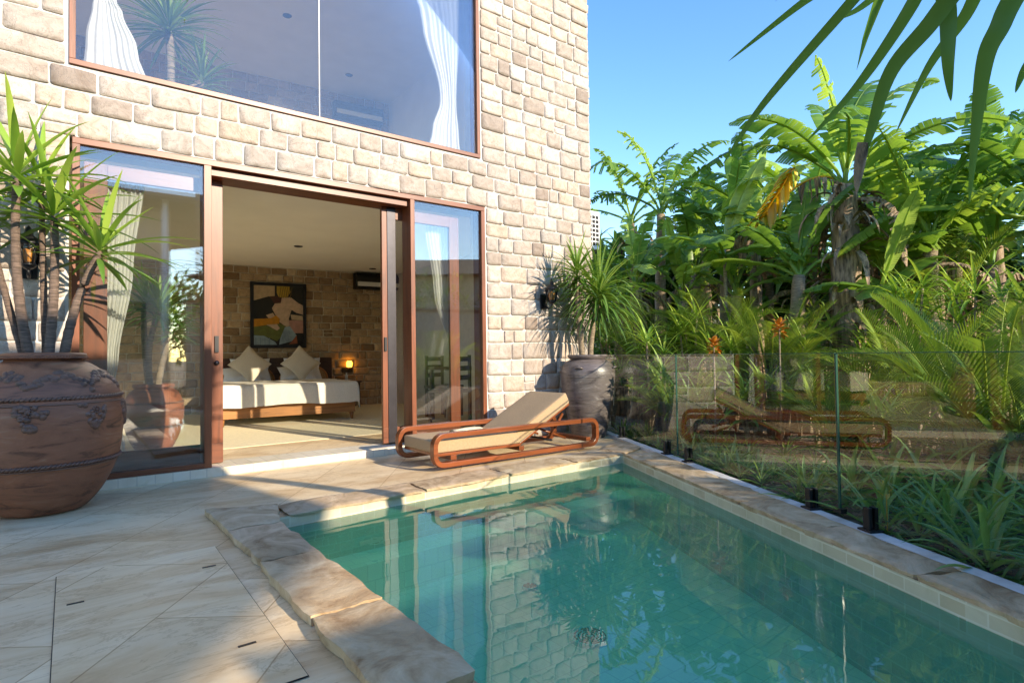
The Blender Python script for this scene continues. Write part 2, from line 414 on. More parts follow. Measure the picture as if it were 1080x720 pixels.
S.view_settings.use_white_balance=True; S.view_settings.white_balance_temperature=8400; S.view_settings.white_balance_tint=8
S.view_settings.use_curve_mapping=False

cd=bpy.data.cameras.new('camera'); cam=bpy.data.objects.new('camera',cd); COL.objects.link(cam)
cd.sensor_width=36; cd.lens=FPX/1080*36; cd.clip_start=.05; cd.clip_end=800
mt=Matrix((RT,UP,-FW)).transposed().to_4x4(); mt.translation=CAM; cam.matrix_world=mt; S.camera=cam
S.cycles.max_bounces=12; S.cycles.diffuse_bounces=8; S.cycles.glossy_bounces=5; S.cycles.transparent_max_bounces=24
S.cycles.caustics_reflective=False; S.cycles.caustics_refractive=False; S.cycles.use_denoising=True
S.cycles.sample_clamp_indirect=20

# ------------------------------------------------------------------ pool, deck, ground
WZ=-.062; FZ=-.52
pool=[(.952,-1.70),(2.5,-1.60),(4.14,-1.585),(2.70,-4.60),(1.55,-7.2),(.80,-7.2),(.80,-3.93),(.952,-3.93)]   # counter-clockwise seen below
def rim(poly,off): return poly
def tri_sheet(name, outer, holes, z, mat):
    allp=[Vector((x,y,z)) for x,y in outer]
    loops=[allp]+[[Vector((x,y,z)) for x,y in h] for h in holes]
    fs=tessellate_polygon(loops); vs=[v for l in loops for v in l]
    m=MB(); m.add(vs,[f for f in fs],.5,False)
    o=m.build(name,mat); bm=bmesh.new(); bm.from_mesh(o.data)
    for f in bm.faces:
        f.normal_update()
        if f.normal.z<0: f.normal_flip()
    bm.to_mesh(o.data); bm.free(); return o
fA=Vector((5.375,0.0,0)); fD=Vector((2.962-5.145,-4.719+.463,0)).normalized()     # fence line, from the house corner towards the camera
fN=Vector((-fD.y,fD.x,0)); 
if fN.x<0: fN=-fN                                                                # into the garden
def fp(t,off=0,z=0):
    p=Vector((5.145,-.463,0))+fD*t+fN*off; return Vector((p.x,p.y,z))
f0=fp(-.52,.03); f1=fp(8.2,.03)
deck_out=[(-7,.0),(-7,-9.5),(f1.x,-9.5),(f1.x,f1.y),(f0.x,f0.y),(5.37,.0)]
deck=tri_sheet('pool_deck',deck_out,[pool],0,M['deck']); tag(deck,kind='structure')
g_out=[(-400,-400),(400,-400),(400,400),(-400,400)]
g_hole=[(-6.9,4),(-6.9,-9.4),(f1.x,-9.4),(f1.x,f1.y+.02),(f0.x,f0.y),(5.36,.02),(5.36,4)]
tag(tri_sheet('garden_ground',g_out,[g_hole],-.055,M['soil']),kind='structure')
m=MB()
for i in range(len(pool)):
    a=pool[i]; b=pool[(i+1)%len(pool)]
    m.add([(a[0],a[1],FZ),(b[0],b[1],FZ),(b[0],b[1],.01),(a[0],a[1],.01)],[(0,1,2,3)],.5,False)
def walluv(co,n): return (co.x*abs(n.y)+co.y*abs(n.x), co.z)
tag(m.build('pool_walls',M['pool_wall'],uv=walluv),kind='structure')
o=tri_sheet('pool_floor',pool,[],FZ,M['pool_floor'])
ul=o.data.uv_layers.new(name='UVMap')
for lp in o.data.loops: c=o.data.vertices[lp.vertex_index].co; ul.data[lp.index].uv=(c.x,c.y)
tag(o,kind='structure')
tag(tri_sheet('pool_water',pool,[],WZ,M['water']),kind='structure')
# far ledge under the water
m=MB(); m.add([(.955,-1.72,-.30),(4.10,-1.60,-.30),(3.98,-1.86,-.30),(.955,-1.98,-.30),(.955,-1.98,FZ),(3.98,-1.86,FZ)],[(0,3,2,1),(3,4,5,2)],.5,False)
tag(m.build('pool_ledge',M['pool_floor'],uv=boxuv),kind='structure')

def slab(mb, quad, z0, z1, seed, rough=.012, n=9):
    """rough hewn slab over a quad (four xy corners), lumpy top and broken edges"""
    a,b,c,d=[Vector((x,y,0)) for x,y in quad]; vs=[]; r=random.Random(seed); off=r.uniform(0,50)
    nu=n; nv=n
    def base(u,v): return a.lerp(b,u).lerp(d.lerp(c,u),v)
    for j in range(nv+1):
        for i in range(nu+1):
            u=i/nu; v=j/nv; p=base(u,v)
            e=min(u,1-u,v,1-v)
            jit=Vector((noise.noise(Vector((p.x*9,p.y*9,off))),noise.noise(Vector((p.x*9,p.y*9,off+7))),0))*rough*1.3
            z=z1+noise.noise(Vector((p.x*3,p.y*3,off)))*rough*.35+noise.noise(Vector((p.x*12,p.y*12,off)))*rough*.22
            if e<=0: z-=.004+abs(noise.noise(Vector((p.x*13,p.y*13,off+3))))*.014
            jit*=1 if e<=0 else .3
            p=p+jit; vs.append((p.x,p.y,z))
    fs=[]; W=nu+1
    for j in range(nv):
        for i in range(nu):
            q=j*W+i; fs.append((q,q+1,q+1+W,q+W))
    per=[i for i in range(nu+1)]+[j*W+nu for j in range(1,nv+1)]+[nv*W+i for i in range(nu-1,-1,-1)]+[j*W for j in range(nv-1,0,-1)]
    mb.add(vs,fs,r.random(),True); fs=[]; tp=vs; vs=[tp[q] for q in per]; per=list(range(len(per))); k=len(vs)
    for q in per:
        x,y,z=vs[q]; cx,cy=base(.5,.5).x,base(.5,.5).y
        vs.append((x+(cx-x)*.02+r.uniform(-.004,.004),y+(cy-y)*.02,z0))
    for i in range(len(per)):
        a1=per[i]; b1=per[(i+1)%len(per)]; fs.append((b1,a1,k+i,k+(i+1)%len(per)))
    mb.add(vs,fs,mb.t[-1],False)
m=MB()
# left run of big slabs
ys=[-1.30,-1.885,-2.53,-3.24,-3.90]
for i in range(4):
    ya,yb=ys[i],ys[i+1]; xl=.69; xr=.960
    q=[(xl+rnd.uniform(-.015,.015),yb+.006),(xr,yb+.006),(xr if i else .99,ya-.006+(.0 if i else -.28)),(xl,ya-.006)]
    if i==0: q=[(xl,yb+.006),(xr,yb+.006),(1.06,-1.47),(.67,-1.30)]
    slab(m,q,.002,.045+rnd.uniform(-.004,.006),i+3,.012,12)
# far run
xs=[1.06,2.02,2.80,3.55,4.20]
for i in range(4):
    xa,xb=xs[i]+.007,xs[i+1]-.007
    yf=lambda x:-1.71+(x-.95)*.045
    slab(m,[(xa,yf(xa)),(xb,yf(xb)),(xb,yf(xb)+.30),(xa,yf(xa)+.30)],.002,.026,i+31,.016,12)
# right run
inner=[Vector((4.14,-1.60,0)),Vector((1.66,-6.8,0))]; idr=(inner[1]-inner[0]).normalized(); tl=0; k=0
lens=[.62,.55,.68,.60,.66,.58,.7,.6]
for ln in lens:
    a0=inner[0]+idr*tl-Vector((.004,0,0)); a1=inner[0]+idr*(tl+ln-.010)-Vector((.004,0,0))
    def outer_pt(p):
        t=(p-Vector((5.145,-.463,0))).dot(fD); q=fp(t,-.058); return q
    b0=outer_pt(a0); b1=outer_pt(a1)
    slab(m,[(a1.x,a1.y),(b1.x,b1.y),(b0.x,b0.y),(a0.x,a0.y)],.002,.034,k+61,.013,11); tl+=ln; k+=1
cA=outer_pt(inner[0]); 
slab(m,[(4.21,-1.56),(4.75,-1.37),(4.78,-.95),(4.21,-1.22)],.002,.026,99,.010,10)
tag(m.build('pool_coping',M['coping']),kind='structure')
# white painted strip beside the glass
m=MB(); a=fp(-.3,-.060); b=fp(7.5,-.060); c=fp(7.5,.025); d=fp(-.3,.025)
m.add([(a.x,a.y,.028),(b.x,b.y,.028),(c.x,c.y,.028),(d.x,d.y,.028),(a.x,a.y,-.05),(b.x,b.y,-.05),(c.x,c.y,-.2),(d.x,d.y,-.2)],[(0,1,2,3),(2,6,7,3),(0,4,5,1)],.5,False)
tag(m.build('kerb_strip',M['white_paint']),kind='structure')

# hatch, drains
t=thing('access_hatch',(.26,-2.8,0),'flush travertine access cover with dark slots and thin dark outline in the deck','hatch')
t.rotation_euler=(0,0,0)
def quadm(mb,pts,z): mb.add([(x,y,z) for x,y in pts],[(0,1,2,3)],.5,False)
m=MB(); quadm(m,[(-.302,-.752),(.322,-.752),(.344,.782),(-.302,.782)],.0025); m.build('gap',M['grey_groove'],t)
m=MB(); quadm(m,[(-.299,-.749),(.3185,-.749),(.3405,.779),(-.299,.779)],.0055); m.build('cover',M['hatch'],t)
for (x,y) in ((.26,.47),(-.235,.36),(.22,-.43),(-.22,-.5)):
    m=MB(); m.box((x-.028,y-.006,.0045),(x+.028,y+.006,.0075)); o=m.build('lifting_slot',M['black'],t); 
def drain(name,x,y,r,label):
    t=thing(name,(x,y,FZ),label,'pool drain'); m=MB(); m.lathe([(0.001,.012),(r*.86,.014),(r*.9,.02),(r,.016),(r*1.04,0)],40); m.build('rim',M['drain'],t)
    m=MB()
    for q in range(4):
        rr=r*(.2+.19*q)
        for s_ in range(8):
            a0=s_*PI/4+.09; pts=[(rr*math.cos(a0+i*.11),rr*math.sin(a0+i*.11),.016) for i in range(6)]
            m.tube(pts,.0045,5)
    m.build('slot_grid',M['black_blue'],t)
M['drain']=flat('drain_plastic',(.12,.80,.88),.4); M['black_blue']=flat('drain_slots',(.01,.06,.08),.5)
drain('main_drain',2.17,-3.13,.105,'large round slotted drain on the pool floor near the front edge of view')
drain('floor_fitting',2.34,-2.42,.05,'small round fitting on the pool floor, farther and smaller than the slotted drain')

# ------------------------------------------------------------------ villa
villa=thing('villa',(0,0,0),'two storey cream sandstone villa with wide glass openings beside the pool','building')
WX0,WX1,WT=-3.2,5.36,6.5
def P_f(u,v,d): return (u+WX0,-d,v)
holes=[(.016-WX0-.014,3.69-WX0+.014,0.0,2.612+.012),(-.006-WX0-.012,3.644-WX0+.012,3.14,5.56)]
m=MB(); stones(m,P_f,WX1-WX0,0,WT,holes,(2.624,3.135,5.57),.172,5,.14,.36,.011)
m.build('facing_stones',M['stone'],villa)
m=MB()
m.box((WX0,0,-.1),(0.0,.3,WT)); m.box((3.70,0,-.1),(WX1,.3,WT)); m.box((0.0,0,2.62),(3.70,.3,3.15)); m.box((0.0,0,5.56),(3.70,.3,WT)); m.box((3.65,.001,3.15),(3.70,.299,5.56))
m.build('front_wall',M['mortar'],villa)
def P_s(u,v,d): return (WX1+d,u,v)
m=MB(); stones(m,P_s,5.6,0,WT,(),(),.155,8,.16,.42); m.build('side_facing',M['stone'],villa)
m=MB(); m.box((5.06,.3,-.1),(5.36,6.2,WT)); m.build('side_wall',M['mortar'],villa)
B('roof',(WX0-.02,.02,WT+.005),(5.37,6.2,WT+.2),M['white_plastic'],villa)
m=MB()
for a,b in (((.3,-.1),(1.0,WT)),((5.2,-.1),(6.2,WT)),((1.0,2.45),(5.2,3.1)),((1.0,5.5),(5.2,WT))): m.box((WX0,a[0],a[1]),(WX0+.2,b[0],b[1]))
m.build('left_wall',M['plaster'],villa)  # openings in this unseen wall added to let sky light into both rooms
# inner back wall, slightly askew, ground floor and upstairs
WA=R(-5.353); ux,uy=math.cos(WA),math.sin(WA)
P0=Vector((4.877,5.122,0))
def P_b(u,v,d):      # u measured leftwards end at x -2
    x=P0.x-6.6*ux+u*ux; y=P0.y-6.6*uy+u*uy
    return (x+d*uy*1.0, y-d*ux, v)
m=MB(); stones(m,P_b,6.9,.072,2.55,(),(),.135,21,.13,.34,.014); m.build('inner_stones',M['stone_in'],villa)
m=MB(); stones(m,P_b,6.9,2.96,5.9,(),(),.148,22,.15,.36,.013); m.build('upper_inner_stones',M['stone_in'],villa)
m=MB(); a=P_b(-2,0,0); b=P_b(7.1,0,0); c=P_b(7.1,0,-.2); d=P_b(-2,0,-.2)
m.add([(a[0],a[1],0),(b[0],b[1],0),(c[0],c[1],0),(d[0],d[1],0),(a[0],a[1],6.4),(b[0],b[1],6.4),(c[0],c[1],6.4),(d[0],d[1],6.4)],
      [(0,3,2,1),(4,5,6,7),(0,1,5,4),(1,2,6,5),(2,3,7,6),(3,0,4,7)],.5,False); m.build('inner_back_wall',M['mortar_in'],villa)
B('ground_ceiling',(WX0+.2,.302,2.56),(5.058,6.0,2.86),M['ceiling'],villa)
B('upper_floor',(WX0+.2,.304,2.864),(5.057,6.0,2.95),M['floor_in'],villa)
B('upper_ceiling',(WX0+.2,.302,5.9),(5.058,6.0,6.0),M['plaster_blue'],villa)
B('room_floor',(WX0+.2,.31,-.02),(5.058,6.0,.066),M['floor_in'],villa)
B('doorstep',(.0,-.035,-.02),(2.49,.31,.072),M['step_tile'],villa)
B('sill',(2.492,-.004,-.02),(3.70,.309,.071),M['step_tile'],villa)
B('inner_partition',(-.35,.303,.06),(-.25,1.3,2.559),M['plaster'],villa)
B('upper_partition',(-.95,.303,2.96),(-.85,1.3,5.899),M['plaster_blue'],villa)
B('upper_side_lining',(4.98,.303,2.96),(5.055,5.1,5.899),M['plaster_blue'],villa)
# door frame
fr=thing('f',(0,0,0),None,None); bpy.data.objects.remove(fr)
Y0,Y1=-.022,.15
wd=tag(B('door_frame',(.0165,Y0,2.565),(3.69,Y1,2.612),M['wood_h'],villa,.003))
def part(name,a,b,mat,parent,bevel=.002): return B(name,a,b,mat,parent,bevel)
part('stile',(.0165,Y0,.074),(.064,Y1,2.564),M['wood_v'],wd); part('mullion',(.885,Y0,.074),(.94,Y1+.02,2.564),M['wood_v'],wd)
part('mullion',(2.77,Y0,.074),(2.818,Y1+.02,2.564),M['wood_v'],wd); part('stile',(3.642,Y0,.074),(3.69,Y1,2.564),M['wood_v'],wd)
part('bottom_rail',(.0645,Y0,.074),(.8845,.05,.118),M['wood_h'],wd); part('bottom_rail',(2.8185,Y0,.074),(3.6415,.05,.118),M['wood_h'],wd)
part('head_beam',(.94,.03,2.50),(2.77,.30,2.5645),M['wood_h'],wd)
part('glass_pane',(.064,.006,.118),(.885,.014,2.565),M['glass'],wd,0); part('glass_pane',(2.818,.006,.118),(3.642,.014,2.565),M['glass'],wd,0)
def sliding(x0,x1,wl,wr,y,dk):
    p=part('sliding_panel',(x0,y,.08),(x1,y+.04,.245),M['wood_h'],villa)
    part('stile',(x0,y,.246),(x0+wl,y+.042,2.498),M['wood_v'],p); part('stile',(x1-wr,y,.246),(x1,y+.042,2.498),M['wood_v'],p)
    part('top_rail',(x0+wl,y,2.38),(x1-wr,y+.04,2.498),M['wood_h'],p); part('glass_pane',(x0+wl,y+.016,.245),(x1-wr,y+.022,2.38),M['glass'],p,0)
    return p
p1=sliding(.09,1.06,.15,.11,.165,0)
m=MB(); m.box((.995,.150,1.02),(1.025,.165,1.16)); m.build('handle',M['black'],p1)
m=MB(); m.tube([(1.01,.165,.93),(1.01,.150,.93)],.02,12); m.build('lock',M['dark_metal'],p1)
p2=sliding(2.54,3.46,.055,.12,.165,1)
part('seal_strip',(2.5955,.158,.08),(2.69,.208,2.498),M['dark_metal'],p2)
m=MB(); m.box((2.555,.150,1.02),(2.58,.165,1.16)); m.build('handle',M['black'],p2)
# upper window
uw=part('upper_window_frame',(-.004,Y0,3.152),(3.644,.12,3.192),M['wood_h'],villa)
part('stile',(-.004,Y0,3.193),(.036,.12,5.52),M['wood_v'],uw); part('stile',(3.604,Y0,3.193),(3.644,.12,5.52),M['wood_v'],uw)
part('head',(-.004,Y0,5.521),(3.644,.12,5.555),M['wood_h'],uw)
part('glass_pane',(.036,.004,3.192),(1.850,.012,5.52),M['glass_up'],uw,0); part('glass_pane',(1.858,.004,3.192),(3.604,.012,5.52),M['glass_up'],uw,0)
part('glass_joint',(1.850,.002,3.192),(1.858,.014,5.52),M['strip'],uw,0)
part('mat_floor',(-.24,1.05,.0665),(5.05,5.2,.0705),M['mat_floor'],villa,0)
for (x,y,z,pp) in ((2.614,3.113,2.56,villa),(4.38,4.56,2.56,villa),(2.5,3.2,5.9,villa),(3.9,4.4,5.9,villa),(1.2,2.2,5.9,villa)):
    m=MB(); m.lathe([(.001,-.004),(.045,-.004),(.055,-.010),(.062,-.002),(.062,.002)],20,(x,y,z)); m.build('downlight',M['black'],pp)

# curtains
def curtain(name,label,prof,y,n=46,amp=.025):
    """prof: list of (z, x0, x1)"""
    vs=[];ph=rnd.uniform(0,6); rows=len(prof)
    pr=[]
    for i in range(rows-1):
        for k in range(6):
            t=k/6; s_=t*t*(3-2*t); a,b=prof[i],prof[i+1]; pr.append((a[0]+(b[0]-a[0])*t,a[1]+(b[1]-a[1])*s_,a[2]+(b[2]-a[2])*s_))
    pr.append(prof[-1])
    for (z,x0,x1) in pr:
        for i in range(n+1):
            u=i/n; wdt=x1-x0; a=amp*min(1,.35+wdt)
            vs.append((x0+wdt*u,y+a*math.sin(u*2*PI*8+ph+1.6*math.sin(u*5+z*.6))+a*.6*math.sin(u*23+z*.9+2*math.sin(u*7)),z))
    fs=[(r_*(n+1)+i,r_*(n+1)+i+1,(r_+1)*(n+1)+i+1,(r_+1)*(n+1)+i) for r_ in range(len(pr)-1) for i in range(n)]
    m=MB(); m.add(vs,fs); o=m.build(name,M['curtain']); tag(o,label,'curtain','white curtains behind the glass')
    return o
curtain('curtain','white tied back curtain behind the lower left glass beside the big terracotta pot',[(2.49,.22,.50),(1.7,.22,.42),(.95,.20,.32),(.80,.20,.30),(.09,.18,.38)],.30)
curtain('curtain','white tied back curtain behind the lower glass next to the lounger',[(2.42,3.12,3.40),(1.7,3.22,3.46),(.95,3.42,3.50),(.80,3.42,3.50),(.09,3.34,3.54)],.30)
curtain('curtain','white curtain in the left end of the upper window',[(5.5,.06,.62),(4.6,.10,.42),(3.84,.16,.30),(3.76,.14,.34),(3.50,.10,.44),(2.97,.06,.62)],.22,90,.018)
curtain('curtain','white tied back curtain in the right end of the upper window',[(5.5,2.70,3.55),(4.6,3.06,3.53),(3.86,3.27,3.49),(3.78,3.27,3.49),(3.45,3.17,3.52),(2.97,3.02,3.58)],.22,90,.018)

# bed
bed=thing('bed',(3.343,2.857,.072),'wide teak bed with cream blanket and rattan headboard in the ground floor room','bed',None,WA)
def bl(x0,y0,z0,x1,y1,z1): return (x0,y0,z0),(x1,y1,z1)
part('foot_rail',*bl(-1.8,0,.10,0,.045,.29),M['bed_wood'],bed,.004)
for s_ in (-1.8,-.04): part('side_rail',*bl(s_,.046,.10,s_+.04,2.22,.28),M['bed_wood'],bed,.004)
for (x,y) in ((-.075,.02),(-1.78,.02),(-.075,2.1),(-1.78,2.1)):
    m=MB(); m.tube([(x+.03,y+.03,.10),(x+.035,y+.03,0)],[.035,.018],4); m.build('leg',M['bed_wood'],bed)
# mattress + blanket
def soft(name,x0,y0,z0,x1,y1,z1,mat,parent,rad=.06,wr=.008,n=16):
    bm=bmesh.new(); bmesh.ops.create_cube(bm,size=1)
    for v in bm.verts: v.co=Vector(((x0+x1)/2+v.co.x*(x1-x0),(y0+y1)/2+v.co.y*(y1-y0),(z0+z1)/2+v.co.z*(z1-z0)))
    bmesh.ops.bevel(bm,geom=bm.edges[:],offset=rad,segments=4,affect='EDGES',profile=.6)
    bmesh.ops.subdivide_edges(bm,edges=[e for e in bm.edges if e.calc_length()>.15],cuts=n,use_grid_fill=True)
    for v in bm.verts:
        nn=noise.noise(v.co*6)*wr+noise.noise(v.co*15)*wr*.5; v.co.z+=nn; v.co.x+=noise.noise(v.co*7+Vector((5,0,0)))*wr
    me=bpy.data.meshes.new(name); bm.to_mesh(me); bm.free(); me.polygons.foreach_set('use_smooth',[True]*len(me.polygons)); me.materials.append(mat)
    o=bpy.data.objects.new(name,me); COL.objects.link(o); o.parent=parent; return o
soft('mattress',-1.76,.06,.24,-.04,2.2,.50,M['white_linen'],bed)
# blanket drapes over foot and right side
m=MB(); vs=[]; nx,ny=60,50
for j in range(ny+1):
    for i in range(nx+1):
        u=-1.80-.0+i/nx*(1.86+.25); v=-.05+j/ny*1.45
        x=u; y=v; z=.545+.008*noise.noise(Vector((x*5,y*5,0)))
        if u>.01: d_=u-.01; x=.01+.03*math.sin(min(d_*30,1.57))+.012*math.sin(v*22); z-=d_*1.15
        if v<.0: pass
        vs.append((x,y-.02,z))
fs=[(j*(nx+1)+i,j*(nx+1)+i+1,(j+1)*(nx+1)+i+1,(j+1)*(nx+1)+i) for j in range(ny) for i in range(nx)]
k=len(vs); 
for i in range(nx+1):      # front drape
    x,y,z=vs[i]; vs.append((x,y-.025-.006*math.sin(x*40),z-.05))
for i in range(nx+1):
    x,y,z=vs[i]; vs.append((x+.005*math.sin(x*9),y-.035+.006*math.sin(x*26+1),max(z-.285+.012*math.sin(x*5),.24)))
for i in range(nx):
    fs.append((k+i,k+i+1,i+1,i)); fs.append((k+nx+1+i,k+nx+2+i,k+i+1,k+i))
m.add(vs,fs); m.build('blanket',M['linen'],bed)
hb=part('headboard',*bl(-1.83,2.24,.0,.03+.0,2.30,.90),M['dark_wood'],bed,.004)
hb.location.x=.22
for cx_ in (-.46,-1.36):
    m=MB(); pts=[]
    n=20; vs=[(0,0,0)]
    for i in range(n+1):
        a=PI*i/n; vs.append((.40*math.cos(a),0,.34*math.sin(a)**.6))
    vs=[(x+cx_,2.232,.42+z) for x,y,z in vs]; m.add(vs,[(0,i+1,i+2) for i in range(n)],.5,False); m.build('rattan_panel',M['rattan'],hb)
    m=MB(); pts=[(cx_+.41*math.cos(PI*i/24),2.228,.42+.35*math.sin(PI*i/24)**.6) for i in range(25)]; m.tube(pts,.016,6); m.build('arch_trim',M['bed_wood'],hb)

def pillow(name,label,loc,size,rot,mat,group):
    bm=bmesh.new(); bmesh.ops.create_grid(bm,x_segments=14,y_segments=14,size=.5)
    top=bm.verts[:]
    vs=[];fs=[]
    n=14
    for side in (1,-1):
        for j in range(n+1):
            for i in range(n+1):
                u=-1+2*i/n; v=-1+2*j/n
                h=((1-u*u)*(1-v*v))**.42
                pinch=1-.10*(1-abs(u*v))*0
                k=1-.13*((1-abs(u))*(abs(v))**3+(1-abs(v))*abs(u)**3)
                vs.append((u*.5*k*size[0],v*.5*k*size[1],side*h*.5*size[2]+.006*noise.noise(Vector((u*3,v*3,side*2+size[0])))))
    o0=(n+1)**2
    for j in range(n):
        for i in range(n):
            q=j*(n+1)+i; fs.append((q,q+1,q+n+2,q+n+1)); q+=o0; fs.append((q+n+1,q+n+2,q+1,q))
    bm.free(); m=MB(); m.add(vs,fs); o=m.build(name,mat)
    o.location=loc; o.rotation_euler=rot; tag(o,label,'pillow',group); return o
def bedpt(x,y,z):
    c,s_=math.cos(WA),math.sin(WA); return (3.343+x*c-y*s_, 2.857+x*s_+y*c, .072+z)
G='pillows and cushions on the bed'
pillow('pillow','white pillow against the left half of the headboard',bedpt(-1.12,2.12,.70),(.62,.42,.16),(R(68),R(0),WA),M['white_linen'],G)
pillow('pillow','white pillow against the right half of the headboard',bedpt(-.28,2.12,.70),(.62,.42,.16),(R(68),R(0),WA),M['white_linen'],G)
pillow('pillow','white pillow lying in front on the left half of the bed, behind the diamond cushion',bedpt(-1.28,1.92,.62),(.60,.38,.15),(R(40),0,WA),M['white_linen'],G)
pillow('pillow','white pillow lying in front on the right half of the bed, behind the diamond cushion',bedpt(-.42,1.92,.62),(.60,.38,.15),(R(40),0,WA),M['white_linen'],G)
for (x,lab) in ((-1.20,'beige cushion standing on its corner, left one of the two on the bed'),(-.42,'beige cushion standing on its corner, right one of the two on the bed')):
    c=pillow('cushion',lab,bedpt(x,1.62,.80),(.46,.46,.14),(0,0,0),M['beige_cloth'],'diamond cushions on the bed'); c['category']='cushion'
    c.rotation_euler=(Matrix.Rotation(WA,3,'Z')@Matrix.Rotation(R(70),3,'X')@Matrix.Rotation(R(45),3,'Z')).to_euler()
# painting
def wallpt(px_,z,d): # along wall by x
    u=(px_-(P0.x-6.6*ux))/ux; return P_b(u,z,d)
pt=thing('painting',wallpt(2.94,1.715,.03),'framed figurative painting in mustard, black, skin and blue shapes above the bed','painting',None,WA)
W_,H_=.925,1.14
m=MB(); t_=.055
for a,b in (((-W_/2,-.02,-H_/2),(W_/2,.02,-H_/2+t_)),((-W_/2,-.02,H_/2-t_),(W_/2,.02,H_/2)),((-W_/2,-.02,-H_/2+t_),(-W_/2+t_,.02,H_/2-t_)),((W_/2-t_,-.02,-H_/2+t_),(W_/2,.02,H_/2-t_))): m.box(a,b)
m.build('frame',M['black'],pt)
cols={'black':(.018,.018,.016),'beige':(.52,.38,.24),'must':(.50,.33,.05),'stripe':(.16,.10,.02),'skin':(.60,.42,.30),'orange':(.58,.24,.02),'olive':(.14,.16,.04),'blue':(.28,.38,.44),'blue2':(.17,.25,.32),'pink':(.46,.24,.19),'brown':(.08,.03,.02),'red':(.32,.09,.04)}
PM={k:flat('paint_'+k,v,.75) for k,v in cols.items()}
shapes=[('black',[(0,0),(1,0),(1,1),(0,1)]),
 ('beige',[(0,1),(.42,1),(.42,.80),(.30,.82),(.0,.74)]),
 ('must',[(.46,1),(.72,1),(.74,.90),(.66,.80),(.52,.77),(.46,.88)]),
 ('brown',[(.32,.82),(.44,.83),(.58,.80),(.60,.70),(.40,.70)]),
 ('skin',[(.56,.80),(.74,.82),(.90,.72),(1.0,.68),(1.0,.52),(.86,.55),(.76,.60),(.70,.44),(.74,.34),(.66,.30),(.52,.38),(.42,.52),(.36,.62),(.42,.70),(.54,.71)]),
 ('beige',[(.74,.52),(.99,.50),(1,.42),(.76,.43)]),
 ('skin',[(.24,.50),(.38,.54),(.44,.46),(.32,.42)]),
 ('orange',[(0,.43),(.34,.45),(.44,.50),(.52,.44),(.50,.34),(.30,.34),(0,.30)]),
 ('olive',[(0,.30),(.30,.33),(.52,.36),(.64,.32),(.60,.18),(.46,.06),(.30,.12),(0,.17)]),
 ('pink',[(.70,.42),(1,.42),(1,.20),(.80,.20),(.72,.30)]),
 ('blue',[(0,.16),(.20,.15),(.42,.05),(.46,0),(0,0)]),
 ('blue',[(.62,.30),(.72,.32),(.86,.16),(.76,.06),(.50,.0),(.52,.10)]),
 ('red',[(.76,.06),(.86,.16),(.88,.02),(.70,.01)]),
 ('skin',[(.24,.34),(.46,.35),(.52,.28),(.46,.24)])]
for i,(c_,poly) in enumerate(shapes):
    m=MB(); cw=W_-2*t_; ch=H_-2*t_
    pts=[Vector((-cw/2+x*cw,-.004-.0012*i,-ch/2+y*ch)) for x,y in poly]
    fs=tessellate_polygon([pts]); m.add(pts,fs,.5,False); m.build('paint_field',PM[c_],pt)
for j in range(6):
    m=MB(); cw=W_-2*t_; ch=H_-2*t_; x=.50+.045*j
    pts=[(-cw/2+(x+dx)*cw,-.024,-ch/2+y*ch) for dx,y in ((0,.80),(.012,.80),(.05,.985),(.038,.985))]; m.add(pts,[(0,1,2,3)],.5,False); m.build('paint_stripe',PM['stripe'],pt)
for j in range(9):
    m=MB(); cw=W_-2*t_; ch=H_-2*t_; x=.55+.03*j if j<5 else .03+.09*(j-5); 
    pts=[(-cw/2+(x+dx)*cw,-.025,-ch/2+y*ch) for dx,y in (((0,.05),(.010,.05),(.05,.24),(.042,.24)) if j<5 else ((0,.0),(.012,.0),(.012,.12),(0,.12)))]; m.add(pts,[(0,1,2,3)],.5,False); m.build('paint_stripe',PM['blue2'],pt)

def wall_ac(x,z,label,lift):
    t=thing('air_conditioner',wallpt(x,z,.012),label,'air conditioner','wall air conditioners',WA)
    m=MB(); prof=[(0,0),(0,.30),(-.17,.29),(-.21,.22),(-.20,.06),(-.14,0)]
    vs=[(-.46,y,z_) for y,z_ in prof]+[(.46,y,z_) for y,z_ in prof]; n=6
    m.add(vs,[tuple(range(n)),tuple(range(n,2*n))[::-1]]+[(i,i+n,(i+1)%n+n,(i+1)%n) for i in range(n)],.5,False); m.build('body',M['black'],t,.006)
    B('louvre',(-.43,-.222,.045),(.43,-.204,.125),M['white_plastic'],t,.004)
wall_ac(4.71,2.24,'black wall air conditioner with white louvre on the bedroom stone wall',0)
wall_ac(4.35,5.40,'black air conditioner high on the upstairs wall seen through the upper window',0)
# bedside lamp and nightstand
t=thing('wall_lamp',wallpt(4.13,.80,.01),'small lit amber wall lamp on the stone wall right of the bed','lamp',None,WA)
B('bracket',(-.10,-.03,-.11),(.10,0,-.03),M['black'],t,.003)
m=MB(); m.lathe([(.001,-.02),(.045,-.015),(.055,.06),(.035,.10),(.001,.10)],16,(.02,-.09,0)); m.build('lamp_shade',M['lamp'],t)
m=MB(); m.tube([(.02,-.02,-.06),(.02,-.09,-.06),(.02,-.09,-.02)],.008,6); m.build('arm',M['black'],t)
t=thing('nightstand',bedpt(.52,2.05,0),'small dark open bedside table right of the bed','bedside table',None,WA)
B('top',(-.17,-.15,.44),(.17,.17,.47),M['dark_wood'],t,.003); B('shelf',(-.15,-.13,.20),(.15,.15,.22),M['dark_wood'],t,.003)
for x in (-.15,.12):
    for y in (-.13,.12): B('leg',(x,y,0),(x+.03,y+.03,.44),M['dark_wood'],t,.002)
t=thing('bottle',bedpt(.44,1.98,.47),'small clear bottle standing on the bedside table','bottle')
